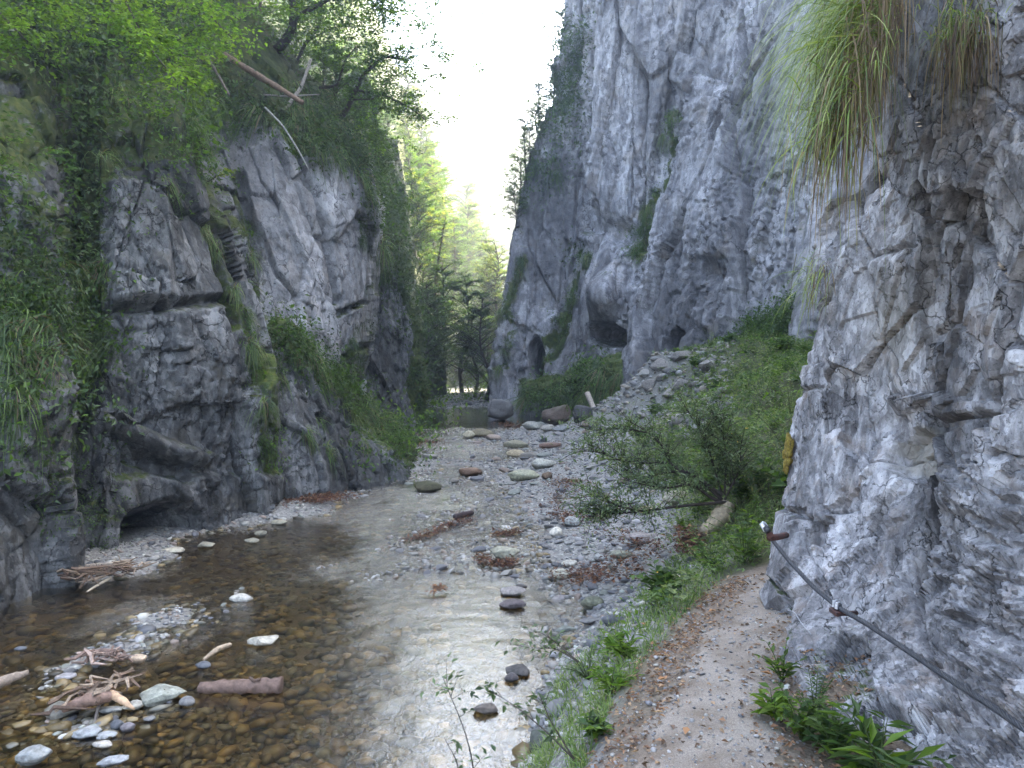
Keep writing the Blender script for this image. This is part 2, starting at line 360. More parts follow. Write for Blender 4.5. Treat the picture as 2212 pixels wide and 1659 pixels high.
xs = np.concatenate([-np.geomspace(320, 9.2, 40), np.arange(-9, 8.5, 0.075), np.geomspace(8.6, 320, 40)])
ys = np.concatenate([[-300, -120, -50, -20, -8, -3, -1, 0.5], 1.5 * np.exp(np.linspace(0, math.log(60 / 1.5), 440)), np.geomspace(61, 420, 40)])
X, Y = np.meshgrid(xs, ys)
Z = tz(X, Y)
gv = np.stack([X.ravel(), Y.ravel(), Z.ravel()], -1)
gf = grid_faces(len(ys), len(xs))[:, ::-1]
xx, yy, zz = gv.T
pm = path_mask(xx, yy)
wet = sstep(0.05, -0.03, zz - zw(yy)) * (xx > -9) * (xx < 3)
noi = fbm(gv * 1.1, 4, 70); noi2 = fbm(gv * 5, 4, 75)
slope_green = sstep(0.45, 0.9, zz + 0.25 * noi) * (xx > 0.5)
c_grav = np.array([.2, .19, .18]); c_bed = np.array([.085, .063, .032]); c_path = np.array([.16, .125, .095]); c_soil = np.array([.06, .065, .025]); c_hill = np.array([.035, .045, .018])
c = c_grav[None] * (1 + 0.35 * noi2[:, None])
def cm(c, b, m): return c * (1 - m[:, None]) + b[None] * m[:, None]
slope_green = slope_green * (1 - .6 * sstep(14, 17, yy) * sstep(.27, .2, xx / np.maximum(yy, .1))); c = cm(c, c_soil, np.clip(slope_green, 0, 1)); c = cm(c, np.array([.12, .09, .065]), sstep(.9, .45, np.abs(yy - 3.2) * 0 + np.hypot(xx - 2.0, (yy - 3.2) / 3)) * .9); c = cm(c, c_path, np.clip(pm * (1 + 0.6 * noi), 0, 1))
c = cm(c, c_bed, wet * np.clip(0.8 + noi, 0.3, 1)); c = cm(c, c_hill, sstep(3.5, 5, zz) * (np.abs(xx) > 4))
g = NG('ground'); tc = g.pos(); cc = g.attr('Col', 'Color'); n1 = g.noise(tc, 55, 5, 0.7); n2 = g.noise(tc, 7, 5, 0.65)
vor = g.n('ShaderNodeTexVoronoi'); vor.inputs['Scale'].default_value = 38; g.t.links.new(tc, vor.inputs['Vector'])
cc = g.mix(1.0, cc, g.ramp(n1, (0.3, 0.55), (0.7, 1.45)), 'MULTIPLY'); cc = g.mix(1.0, cc, g.ramp(n2, (0.3, 0.75), (0.7, 1.25)), 'MULTIPLY')
sx = g.n('ShaderNodeSeparateColor'); g.t.links.new(vor.outputs['Color'], sx.inputs[0]); cc = g.mix(g.math('MULTIPLY', g.attr('grav'), 0.8), cc, g.ramp(sx.outputs[0], (0.0, (.09, .088, .085)), (0.5, (.19, .185, .175)), (1.0, (.31, .3, .28))))
b = g.bump(vor.outputs['Distance'], 0.5, 0.012); b = g.bump(n1, 0.6, 0.015, b)
gm = g.done(g.principled(cc, 0.85, b, 0.3))
ground = mk('ground', gv, gf, gm, col=np.clip(c, 0.01, 0.8), attrs=dict(grav=np.clip(1 - pm - slope_green - wet, 0, 1)))
tag(ground, kind='structure')
# the trodden path: its own sheet a little above the ground
pt = []; seg = 260
tt = np.linspace(0, 1, seg); cum = np.concatenate([[0], np.cumsum(np.hypot(*np.diff(PATH_C, axis=0).T))]); cum /= cum[-1]
pcx = np.interp(tt, cum, PATH_C[:, 0]); pcy = np.interp(tt, cum, PATH_C[:, 1])
for _ in range(12): pcx[1:-1] = (pcx[:-2] + pcx[2:]) / 2; pcy[1:-1] = (pcy[:-2] + pcy[2:]) / 2
tx, ty = np.gradient(pcx), np.gradient(pcy); L = np.hypot(tx, ty); nx, ny = ty / L, -tx / L
wv = np.linspace(-1, 1, 60); wid = 0.3 + 0.07 * vnoise(np.stack([tt * 14, 0 * tt, 0 * tt], -1), 3) + 0.03 * vnoise(np.stack([tt * 60, 0 * tt, 0 * tt], -1), 4)
PX = pcx[:, None] + nx[:, None] * wid[:, None] * wv; PY = pcy[:, None] + ny[:, None] * wid[:, None] * wv
pp = np.stack([PX, PY, 0 * PX], -1).reshape(-1, 3)
PZZ = tz(PX, PY).ravel() + 0.012 * (1 - np.abs(np.tile(wv, seg)) ** 6 * 2.0) + 0.004 * fbm(pp * 14, 3, 5)
g = NG('path'); tc = g.pos(); n1 = g.noise(tc, 160, 4, 0.75); n2 = g.noise(tc, 3.2, 5, 0.6); n3 = g.noise(tc, 30, 4, 0.6)
cc = g.mix(g.ramp(n2, (0.4, 0), (0.6, 1)), (.27, .235, .2), (.175, .14, .11)); cc = g.mix(1.0, cc, g.ramp(n1, (0.3, 0.5), (0.5, 1.0), (0.7, 1.5)), 'MULTIPLY')
cc = g.mix(g.ramp(n3, (0.6, 0), (0.75, 0.6)), cc, (.13, .09, .06))
path = mk('path', np.stack([PX.ravel(), PY.ravel(), PZZ], -1), grid_faces(seg, 60), g.done(g.principled(cc, 0.95, g.bump(n1, 0.7, 0.008, g.bump(n3, 0.5, 0.012)), 0.2)))
tag(path, kind='structure')

# ------------------------------------------------------------------ water
wx = np.arange(-8.5, 2.2, 0.045); wy = np.concatenate([1.2 * np.exp(np.linspace(0, math.log(26 / 1.2), 480)), np.linspace(26.2, 60, 80)])
WX, WY = np.meshgrid(wx, wy); wp = np.stack([WX.ravel(), WY.ravel(), 0 * WX.ravel()], -1)
dep = np.clip(zw(wp[:, 1]) - tz(wp[:, 0], wp[:, 1]), 0, 1)
rif = sstep(0.16, 0.05, dep) * sstep(5.5, 9, wp[:, 1]) + 0.35 * gauss(np.stack([wp[:, 0], wp[:, 1], 0 * dep], -1), -2.0, 9.5, 2.2, 2.5)
rif = np.clip(rif * (0.75 + 0.9 * vnoise(wp * np.array([.9, .5, 1]), 90)), 0, 1)
swp = wp * np.array([1.0, 0.75, 1])
hz = (0.004 + 0.03 * rif) * fbm(swp * np.array([6, 9, 1]) + 3, 3, 91) + 0.02 * rif * fbm(swp * 3 + 3, 2, 93) + 0.0018 * fbm(swp * 2.5, 2, 95) + 0.02 * rif * np.abs(fbm(swp * 13, 2, 97))
g = NG('water'); tc = g.pos(); q = g.map(tc, (1, 0.7, 1)); ra = g.attr('riffle')
n1 = g.noise(q, 22, 3, 0.55, 0.6); n2 = g.noise(q, 70, 2, 0.6)
b = g.bump(n1, 0.3, 0.012)
nb = g.n('ShaderNodeBump'); g.put(nb, 'Strength', g.math('ADD', g.math('MULTIPLY', ra, 0.9), 0.12)); nb.inputs['Distance'].default_value = 0.022
g.put(nb, 'Height', n2); g.put(nb, 'Normal', b); b = nb.outputs[0]
tr = g.n('ShaderNodeBsdfTransparent'); tr.inputs[0].default_value = (0.84, 0.74, 0.52, 1)
gl = g.n('ShaderNodeBsdfGlossy'); gl.inputs['Roughness'].default_value = 0.04; g.put(gl, 'Normal', b)
fr = g.n('ShaderNodeFresnel'); fr.inputs[0].default_value = 1.5; g.put(fr, 'Normal', b)
mx = g.n('ShaderNodeMixShader'); g.put(mx, 0, g.math('ADD', g.math('MULTIPLY', fr.outputs[0], 1.8), g.math('ADD', g.math('MULTIPLY', ra, 0.06), 0.01))); g.t.links.new(tr.outputs[0], mx.inputs[1]); g.t.links.new(gl.outputs[0], mx.inputs[2])
wz = zw(wp[:, 1]) + hz
water = mk('water', np.stack([wp[:, 0], wp[:, 1], wz], -1), grid_faces(len(wy), len(wx))[:, ::-1], g.done(mx.outputs[0]), attrs=dict(riffle=rif))
tag(water, kind='structure')

# ------------------------------------------------------------------ cliffs
def near_shape(D, v, q):
    h = -0.22 * band(D, [(2080, -400), (2068, 200), (2046, 420), (2042, 600), (2034, 800), (2032, 1010), (2005, 1180), (1970, 1260)], 10) ** 0.3
    h -= 0.13 * sstep(.3, .5, gauss(D, 1985, 985, 62, 52, -20)) + 0.07 * gauss(D, 1945, 930, 30, 50)
    h += 0.06 * gauss(D, 1975, 820, 75, 80) + 0.03 * gauss(D, 1870, 900, 30, 130)
    h += 0.07 * sstep(0, 30, D[:, 0] - 2035) * sstep(-40, 60, 1150 - D[:, 1])
    h -= 0.12 * gauss(D, 1850, 350, 50, 90, 10) + 0.10 * gauss(D, 1840, 1330, 40, 30)
    h -= 0.10 * gauss(D, 1960, 1640, 60, 50)
    m = sstep(1950, 2080, D[:, 0]) * sstep(930, 1080, D[:, 1])                                   # splintered, inclined bedding low on the right
    a_, b_ = (D[:, 0] + 0.42 * D[:, 1]) / 150, (D[:, 1] - 0.42 * D[:, 0]) / 34
    k1, g1 = cells(np.stack([a_, b_, 0 * a_ + .5], -1), 501); k2, g2 = cells(np.stack([a_ * 2.6, b_ * 2.3, 0 * a_ + .5], -1), 502)
    h += m * (0.05 * k1 + 0.022 * k2)
    big, gb = cells(np.stack([D[:, 0] / 105, D[:, 1] / 260, 0 * D[:, 0] + .5], -1), 507)                # tall clean-faced blocks
    h += (1 - 0.7 * m) * (0.075 * big - 0.05 * np.exp(-(gb / .025) ** 2))
    return h
def near_moss(D, v, n):
    return 0.55 * gauss(D, 1700, 980, 22, 40) + 0.5 * gauss(D, 1760, 420, 60, 130) + 0.35 * gauss(D, 1820, 1500, 70, 120) - 0.3 + 0.25 * gauss(D, 1700, 1250, 30, 300) + 0.3 * gauss(D, 1730, 620, 30, 160)
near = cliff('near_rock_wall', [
    [(-1500, 2350, 9.5), (0, 2120, 9.5), (450, 1990, 9.5), (1000, 1900, 10), (1330, 1830, 9.6)],
    [(-1500, 2080, 5.8), (-400, 1975, 5.4), (0, 1912, 5.3), (200, 1880, 5.4), (400, 1826, 5.5), (450, 1782, 5.6), (560, 1758, 5.8), (700, 1742, 5.9), (900, 1706, 6.0), (1000, 1688, 6.0), (1100, 1672, 5.9), (1280, 1668, 5.35), (1400, 1693, 4.4), (1500, 1745, 3.8), (1600, 1850, 3.3), (1660, 1950, 3.05), (1900, 2060, 2.6)],
    [(-1700, 2160, 4.9), (0, 1965, 4.6), (300, 1920, 4.7), (560, 1815, 5.2), (900, 1760, 5.4), (1200, 1725, 5.1), (1400, 1760, 4.25), (1550, 1850, 3.45), (1700, 2020, 2.95), (1900, 2120, 2.5)],
    [(-1900, 2250, 4.2), (0, 2070, 4.05), (300, 2050, 4.1), (600, 2010, 4.3), (900, 1960, 4.6), (1200, 1920, 4.3), (1400, 1935, 3.8), (1600, 2020, 3.1), (1900, 2190, 2.45)],
    [(-2100, 2450, 3.5), (0, 2290, 3.5), (600, 2240, 3.55), (1000, 2220, 3.6), (1300, 2220, 3.15), (1600, 2260, 2.75), (1900, 2340, 2.3)],
    [(-3200, 2900, 2.3), (600, 2750, 2.2), (2400, 2750, 1.9)],
    [(-8000, 4700, 1.0), (600, 4500, 0.95), (4000, 4500, 0.9)]],
    [44, 60, 100, 105, 80, 20], 680, MATS['near'], 0.72, 0.1, 11, near_shape, near_moss, (1, 1, 0.6), dip=0.5, joints=0.2, warp=0.05, sharp=26, tint=lambda D: .6 * sstep(.25, .6, gauss(D, 1985, 975, 60, 50, -20) + .25 * fbm(D / 18, 3, 3)) + .5 * gauss(D, 1930, 700, 60, 120), soil_shade=lambda D, v, n: 1.2 * band(D, [(2080, -400), (2068, 200), (2046, 420), (2042, 600), (2034, 800), (2032, 1010), (2005, 1180)], 8) + .7 * band(D, [(1910, 100), (1860, 300), (1800, 430)], 30))  # dark soil tone doubling as painted shade in the crack and grass recess
def left_shape(D, v, q):
    h = -0.5 * band(D, [(205, 100), (200, 500), (205, 800)], 16) - 0.35 * band(D, [(445, 350), (470, 560), (500, 700)], 16)
    h -= 1.3 * sstep(.3, .6, gauss(D, 345, 1165, 100, 85, -15) + .15 * fbm(q * 1.5, 2, 3)) * sstep(1060, 1100, D[:, 1] + .45 * (D[:, 0] - 330))                                # hollow at the water line
    lip = np.clip(1 - np.abs((D[:, 1] - (675 - 0.10 * (D[:, 0] - 230))) / 16), 0, 1) * (D[:, 0] > 215) * (D[:, 0] < 520); h -= 0.22 * lip
    h += 0.22 * sstep(0, 14, 668 - 0.10 * (D[:, 0] - 230) - D[:, 1]) * sstep(225, 250, D[:, 0]) * sstep(380, 360, D[:, 0]) * sstep(380, 420, D[:, 1])
    h += 0.30 * band(D, [(235, 905), (300, 935), (380, 975), (430, 990)], 24)         # pale inclined ledge
    h -= 0.25 * band(D, [(240, 950), (300, 985), (400, 1030)], 20)
    h += 0.3 * gauss(D, 460, 800, 90, 160) + 0.2 * sstep(1010, 1040, D[:, 1]) * sstep(220, 300, D[:, 0])
    h += 0.45 * gauss(D, 60, 750, 70, 120) + 0.4 * gauss(D, 60, 900, 60, 60)
    return h
def left_moss(D, v, n):
    D = D + 36 * np.stack([fbm(v * 1.3, 3, 5), fbm(v * 1.3 + 9, 3, 6), 0 * v[:, 0]], -1)
    m = (0.42 + 0.75 * fbm(v * .9, 3, 8)) * sstep(240, 170, D[:, 0]) * sstep(1080, 950, D[:, 1]) + 0.7 * sstep(420, 300, D[:, 1] + 0.0 * D[:, 0]) - 0.15 * gauss(D, 50, 300, 60, 200)
    m += 0.6 * band(D, [(200, 200), (205, 800)], 40) + 0.7 * band(D, [(440, 330), (480, 560), (530, 720), (560, 1000)], 36) + 0.35 * gauss(D, 240, 1100, 50, 200)
    return m - 0.12
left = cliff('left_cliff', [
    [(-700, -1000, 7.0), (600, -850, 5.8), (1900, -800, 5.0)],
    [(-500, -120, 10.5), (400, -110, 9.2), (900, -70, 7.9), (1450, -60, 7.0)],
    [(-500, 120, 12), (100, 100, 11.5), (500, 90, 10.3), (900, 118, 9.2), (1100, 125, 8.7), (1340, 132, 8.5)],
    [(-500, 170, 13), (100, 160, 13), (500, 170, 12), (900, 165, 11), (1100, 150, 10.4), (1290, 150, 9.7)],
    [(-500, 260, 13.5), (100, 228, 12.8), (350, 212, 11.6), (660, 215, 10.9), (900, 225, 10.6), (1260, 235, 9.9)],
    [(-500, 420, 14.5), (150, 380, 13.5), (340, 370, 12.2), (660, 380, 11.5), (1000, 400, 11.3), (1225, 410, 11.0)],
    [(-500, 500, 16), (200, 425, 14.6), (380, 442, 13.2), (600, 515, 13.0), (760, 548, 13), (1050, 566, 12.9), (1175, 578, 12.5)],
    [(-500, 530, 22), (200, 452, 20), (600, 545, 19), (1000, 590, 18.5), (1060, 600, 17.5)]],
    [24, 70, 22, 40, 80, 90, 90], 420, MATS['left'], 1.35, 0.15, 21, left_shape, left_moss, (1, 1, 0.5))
def slab_shape(D, v, q):
    h = -0.5 * band(D, [(600, 260), (670, 420), (710, 520), (735, 650)], 11) - 0.3 * band(D, [(560, 480), (600, 580), (650, 640)], 7) - 0.35 * band(D, [(735, 680), (790, 655)], 9) - 0.3 * band(D, [(740, 780), (790, 745)], 8)
    return h * 0.6 - 0.3 * band(D, [(520, 380), (560, 520), (545, 700)], 14)
def slab_moss(D, v, n):
    D = D + 30 * np.stack([fbm(v, 3, 5), fbm(v + 9, 3, 6), 0 * v[:, 0]], -1)
    return 0.95 * sstep(300, 220, D[:, 1] - 0.35 * (D[:, 0] - 500)) + 0.8 * band(D, [(600, 250), (650, 340)], 25) + 0.5 * band(D, [(800, 420), (805, 600), (780, 750), (760, 860)], 20) + 0.5 * gauss(D, 600, 850, 120, 150) + 0.6 * band(D, [(505, 400), (540, 560)], 25)
slab = cliff('pale_slab_cliff', [
    [(-200, 380, 17.5), (150, 400, 16.8), (350, 430, 15.6), (700, 520, 14.8), (1000, 560, 14.6), (1150, 570, 14.3)],
    [(0, 540, 19), (230, 560, 17.0), (500, 620, 16.2), (800, 660, 15.6), (950, 680, 15.3), (1110, 700, 15)],
    [(190, 680, 21), (290, 715, 18.5), (500, 760, 18.2), (650, 770, 18), (850, 722, 17.6), (1000, 740, 17.4), (1090, 770, 17.4)],
    [(280, 770, 22), (340, 786, 20), (450, 810, 19.4), (600, 802, 19), (750, 782, 18.8), (850, 748, 18.6), (1000, 780, 18.6), (1070, 800, 18.6)],
    [(280, 800, 30), (450, 832, 27), (750, 800, 26), (850, 770, 25), (1000, 830, 24), (1040, 850, 24)]],
    [100, 100, 50, 12], 330, MATS['slab'], 1.9, 0.085, 31, slab_shape, slab_moss, (1, 1, 0.6))
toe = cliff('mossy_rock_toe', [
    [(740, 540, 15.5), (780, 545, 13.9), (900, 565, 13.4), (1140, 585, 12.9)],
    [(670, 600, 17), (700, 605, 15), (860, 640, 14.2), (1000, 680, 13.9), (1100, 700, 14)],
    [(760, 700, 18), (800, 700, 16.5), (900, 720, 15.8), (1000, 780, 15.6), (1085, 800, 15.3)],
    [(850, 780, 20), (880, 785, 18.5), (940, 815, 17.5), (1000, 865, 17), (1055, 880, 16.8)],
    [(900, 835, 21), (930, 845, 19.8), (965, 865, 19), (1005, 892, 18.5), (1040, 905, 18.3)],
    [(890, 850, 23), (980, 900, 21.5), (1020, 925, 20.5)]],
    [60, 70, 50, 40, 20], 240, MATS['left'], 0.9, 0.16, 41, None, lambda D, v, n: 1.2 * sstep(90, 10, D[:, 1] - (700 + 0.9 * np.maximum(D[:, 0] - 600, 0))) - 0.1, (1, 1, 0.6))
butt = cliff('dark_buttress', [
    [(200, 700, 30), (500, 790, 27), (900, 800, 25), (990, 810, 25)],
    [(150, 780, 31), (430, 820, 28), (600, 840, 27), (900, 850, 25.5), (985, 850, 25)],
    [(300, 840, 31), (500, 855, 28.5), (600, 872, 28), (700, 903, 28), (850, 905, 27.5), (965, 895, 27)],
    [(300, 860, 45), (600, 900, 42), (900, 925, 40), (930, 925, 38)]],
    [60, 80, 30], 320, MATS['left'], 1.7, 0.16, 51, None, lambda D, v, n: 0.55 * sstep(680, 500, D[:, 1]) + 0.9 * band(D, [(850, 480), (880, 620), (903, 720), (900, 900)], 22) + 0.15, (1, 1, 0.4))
farr = cliff('far_left_rock', [
    [(600, 860, 62), (760, 870, 55), (890, 890, 45)], [(560, 920, 64), (760, 935, 55), (885, 962, 47)], [(600, 975, 72), (740, 975, 60), (800, 985, 57), (882, 1008, 50)], [(640, 1030, 85), (800, 1035, 70), (872, 1050, 62)]],
    [50, 50, 30], 140, MATS['right'], 2.5, 0.14, 61, None, lambda D, v, n: 0.8 * sstep(720, 660, D[:, 1]) + 0.75 * gauss(D, 905, 800, 35, 80) + 0.3, (1, 1, 0.4))
farr2 = cliff('far_right_rock', [
    [(660, 1045, 95), (880, 1020, 64)], [(655, 1058, 72), (700, 1040, 62), (800, 1035, 56), (893, 1030, 48)], [(600, 1110, 64), (700, 1080, 58), (893, 1075, 45)], [(500, 1180, 60), (893, 1140, 44)]],
    [30, 50, 30], 140, MATS['right'], 2.5, 0.12, 65, None, lambda D, v, n: 0.7 * sstep(720, 640, D[:, 1]) + 0.3, (1, 1, 0.4))
def right_shape(D, v, q):
    h = -4.5 * sstep(.3, .62, gauss(D, 1308, 724, 46, 28, 8) + .12 * fbm(q * 2, 2, 3)) - 4.0 * sstep(.3, .62, gauss(D, 1452, 738, 20, 34, 10) + .12 * fbm(q * 2, 2, 4)) - 4.0 * sstep(.3, .62, gauss(D, 1160, 782, 17, 55) + .12 * fbm(q * 2, 2, 5)) - 1.0 * gauss(D, 1330, 500, 40, 25)
    h -= 0.9 * band(D, [(1282, -900), (1278, 0), (1276, 500)], 9)
    h += 0.9 * gauss(D, 1320, 640, 40, 50) - 0.35 * band(D, [(1455, 200), (1430, 340), (1385, 520)], 26) - 0.3 * band(D, [(1262, 540), (1225, 680), (1200, 760)], 24)
    h -= 0.5 * gauss(D, 1545, 590, 32, 28) + 0.3 * gauss(D, 1545, 640, 25, 50)
    h += 0.3 * sstep(565, 550, D[:, 1]) * gauss(D, 1540, 500, 60, 90)
    h -= 0.8 * band(D, [(1610, -200), (1600, 60), (1595, 250)], 11)
    return h
def right_moss(D, v, n):
    D = D + 26 * np.stack([fbm(v * .7, 3, 5), fbm(v * .7 + 9, 3, 6), 0 * v[:, 0]], -1)
    nn_ = np.clip(.75 + 1.1 * fbm(v * 1.6, 3, 12), 0, 1.3)
    return nn_ * 1.0 * band(D, [(1458, 250), (1440, 330), (1405, 430), (1375, 560)], 19) + nn_ * 1.0 * band(D, [(1262, 540), (1235, 640), (1205, 720), (1190, 780)], 22) + 0.75 * band(D, [(1130, 560), (1110, 600), (1095, 680)], 18) + 0.6 * band(D, [(1105, 700), (1070, 790)], 16) \
        + 0.45 * sstep(1230, 1150, D[:, 0] - 0.25 * (500 - D[:, 1])) * sstep(700, 300, D[:, 1]) + 0.8 * gauss(D, 1660, 700, 70, 40) + 0.45 * gauss(D, 1730, 560, 16, 170) + 0.5 * sstep(40, 0, np.abs(D[:, 1] - 850)) * sstep(1340, 1300, D[:, 0]) * sstep(1130, 1180, D[:, 0]) - 0.1
right = cliff('right_cliff', [
    [(-500, 1400, 50), (0, 1330, 50), (400, 1190, 49), (905, 1110, 48)],
    [(-900, 1330, 45), (-100, 1245, 41), (0, 1236, 40), (100, 1226, 40), (200, 1198, 39.5), (290, 1152, 39), (400, 1112, 38.5), (500, 1100, 38), (650, 1085, 37.5), (800, 1064, 37), (912, 1048, 36.5)],
    [(-900, 1380, 42.5), (0, 1272, 38), (500, 1268, 37), (620, 1240, 36.6), (750, 1195, 36.3), (850, 1160, 36), (918, 1120, 35.5)],
    [(-900, 1394, 39), (0, 1288, 34.7), (500, 1283, 34.5), (620, 1266, 34.7), (750, 1240, 35), (850, 1190, 34.8), (920, 1160, 34)],
    [(-900, 1480, 38), (0, 1370, 33.5), (500, 1345, 32.5), (650, 1310, 32), (760, 1290, 33), (850, 1270, 32.5), (935, 1250, 31)],
    [(-900, 1560, 37), (0, 1460, 33), (300, 1440, 32.5), (560, 1370, 32), (700, 1345, 31.5), (800, 1325, 31), (945, 1325, 29)],
    [(-900, 1640, 35), (0, 1540, 31), (300, 1480, 30), (560, 1430, 29.5), (700, 1415, 28.5), (800, 1410, 28), (910, 1400, 27.5)],
    [(-900, 1760, 32), (0, 1650, 28), (400, 1580, 27), (700, 1560, 26), (840, 1540, 26)],
    [(-900, 1900, 29), (0, 1760, 25), (400, 1700, 24), (700, 1680, 23), (820, 1680, 22.5)],
    [(-1500, 2200, 26), (0, 1900, 21), (400, 1820, 20.5), (700, 1760, 20), (820, 1760, 19.5)],
    [(-1700, 2550, 20), (400, 2100, 17), (820, 2050, 16)], [(-2600, 2750, 11), (820, 2500, 10)], [(-3000, 2450, 9), (820, 2400, 8.5)]],  # unseen cliff extension behind the near wall, added and raised to block sun
    [14, 60, 10, 50, 44, 46, 60, 52, 40, 20, 14, 6], 500, MATS['right'], 2.6, 0.17, 71, right_shape, right_moss, (1, 1, 0.24))
ledge = cliff('mossy_ledge', [[(820, 1120, 35.5), (845, 1130, 34), (930, 1150, 33)], [(805, 1215, 33.5), (828, 1225, 31), (862, 1215, 31.2), (935, 1220, 32)],
    [(765, 1290, 32.5), (800, 1295, 29.8), (865, 1290, 29.7), (900, 1275, 31.3), (950, 1275, 31.5)], [(760, 1345, 31.5), (800, 1345, 29.5), (870, 1335, 29.3), (960, 1340, 28.8)]],
    [50, 60, 40], 140, MATS['left'], 1.0, 0.2, 85, lambda D, v, q: -1.6 * sstep(.3, .6, gauss(D, 1275, 900, 45, 32)), lambda D, v, n: 1.1 * sstep(885, 850, D[:, 1]), (1, 1, 0.8))
# wooded slopes
full = lambda D, v, n: np.ones(len(D))
hl = cliff('wooded_slope', [
    [(-900, -500, 20), (200, -400, 12)], [(-900, 100, 26), (300, 100, 14)], [(-500, 380, 26), (0, 430, 20), (340, 430, 15.8)],
    [(110, 520, 23), (200, 520, 19), (360, 500, 17.2)], [(180, 640, 25), (230, 640, 20.5), (390, 640, 18.6)], [(270, 740, 27), (300, 740, 22), (430, 750, 20.5)], [(400, 815, 30), (420, 815, 24), (530, 815, 22)]],
    [50, 50, 30, 30, 30, 30], 150, MATS['left'], 1.6, 0.16, 85, None, lambda D, v, n: 0.75 + 0 * n[:, 0], (1, 1, 0.8), soil_shade=lambda D, v, n: 0.35 + 0 * n[:, 0])
hf = cliff('forest_slope', [
    [(-900, 300, 90), (0, 400, 50), (400, 500, 36)], [(-200, 700, 95), (150, 750, 55), (500, 800, 38), (900, 850, 34)], [(120, 850, 120), (380, 880, 62), (600, 900, 46), (900, 930, 42)],
    [(400, 935, 120), (520, 960, 76), (700, 970, 62), (860, 960, 50)], [(520, 990, 120), (640, 1010, 84), (800, 1020, 68)], [(600, 1070, 130), (700, 1070, 90), (820, 1070, 78)]],
    [30, 30, 30, 30, 30], 100, MATS['left'], 5, 0.12, 87, None, full, (1, 1, 0.8), soil_shade=lambda D, v, n: 0.2 + 0 * n[:, 0])
fh = cliff('far_hillside', [
    [(60, 650, 280), (600, 800, 150)], [(175, 880, 270), (350, 930, 210), (700, 950, 140)], [(190, 965, 260), (400, 1000, 200), (740, 1020, 130)], [(270, 1080, 250), (450, 1080, 190), (750, 1080, 130)],
    [(290, 1200, 240), (760, 1200, 130)], [(150, 1500, 240), (760, 1400, 130)]],
    [40, 40, 40, 40, 40], 120, MATS['left'], 16, 0.1, 89, None, lambda D, v, n: 0.55 + 0 * n[:, 0], (1, 1, 0.8))

# ------------------------------------------------------------------ placing things on the rock faces
def project(v):
    q = v - CAM; yc = q[:, 1] * cp - q[:, 2] * sp_; zc = q[:, 1] * sp_ + q[:, 2] * cp
    yc = np.maximum(yc, 1e-3); return 1106 + F * q[:, 0] / yc, 829.5 - F * zc / yc, q[:, 1]
for _c in (near, left, slab, toe, butt, right, hl, hf, fh, ledge, farr, farr2): _c['P'] = project(_c['v'])
def surf(c, U, V, r=9):
    pu, pv, pd = c['P']; m = np.hypot(pu - U, pv - V) < r
    if not m.any(): i = int(np.argmin(np.hypot(pu - U, pv - V)))
    else: idx = np.nonzero(m)[0]; i = int(idx[np.argmin(pd[idx])])
    return c['v'][i], c['n'][i]

# ------------------------------------------------------------------ leaf, blade, tube and stone builders
def jit(n, s=1.0): return rng.normal(0, s, (n, 3))
def leafmesh(B, D, N, L, W, fold=0.12, droop=0.15):
    D = unit(D); S = unit(np.cross(D, N)); N = unit(np.cross(S, D)); L = np.broadcast_to(L, len(B))[:, None]; W = np.broadcast_to(W, len(B))[:, None]
    a = B; b = B + D * L * 0.45 + S * W / 2 + N * W * fold; c_ = B + D * L - N * L * droop; d = B + D * L * 0.45 - S * W / 2 + N * W * fold
    v = np.stack([a, b, c_, d], 1).reshape(-1, 3); i = np.arange(len(B)) * 4
    return v, np.stack([i, i + 1, i + 2, i + 3], -1)
def blades(Rt, D, L, W, droop, seg=4):
    """curved grass blades"""
    n = len(Rt); D = unit(D); t = np.linspace(0, 1, seg + 1)[None, :, None]
    L = np.broadcast_to(L, n)[:, None, None]; W = np.broadcast_to(W, n)[:, None, None]; dr = np.broadcast_to(droop, n)[:, None, None]
    path = Rt[:, None] + D[:, None] * L * t * (1 - 0.35 * dr * t) + np.array([0, 0, -1.0]) * L * dr * t ** 2
    S = unit(np.cross(D, np.array([0, 0, 1.0]) + jit(n, 0.35)))[:, None]
    wd = W / 2 * np.sqrt(np.clip(1 - t, 0.02, 1)); v = np.stack([path - S * wd, path + S * wd], 2)
    base = (np.arange(n) * (seg + 1) * 2)[:, None] + (np.arange(seg) * 2)[None]
    f = np.stack([base, base + 1, base + 3, base + 2], -1).reshape(-1, 4)
    return v.reshape(-1, 3), f
def tube(pts, rad, k=6, rough=0.0):
    pts = np.asarray(pts, float); n = len(pts); rad = np.broadcast_to(rad, n); T = unit(np.gradient(pts, axis=0))
    up = np.array([0, 0, 1.0]) if abs(T[0][2]) < 0.9 else np.array([1.0, 0, 0]); A = unit(np.cross(T, up)); B = np.cross(T, A)
    th = np.arange(k) * 2 * math.pi / k
    v = pts[:, None] + (A[:, None] * np.cos(th)[None, :, None] + B[:, None] * np.sin(th)[None, :, None]) * rad[:, None, None] * (1 + rough * rng.normal(0, 1, (n, k, 1)))
    i = np.arange(n * k).reshape(n, k); j = np.roll(i, -1, 1)
    f = np.stack([i[:-1], j[:-1], j[1:], i[1:]], -1).reshape(-1, 4)
    v = np.concatenate([v.reshape(-1, 3), pts[:1], pts[-1:]]); c0, c1 = n * k, n * k + 1
    cap = [[c0, j[0, m], i[0, m], c0] for m in range(k)] + [[c1, i[-1, m], j[-1, m], c1] for m in range(k)]
    cap = [[a, b, c_, a] for a, b, c_, _ in cap]
    return v, f, np.array([[a, b, c_] for a, b, c_, _ in cap])
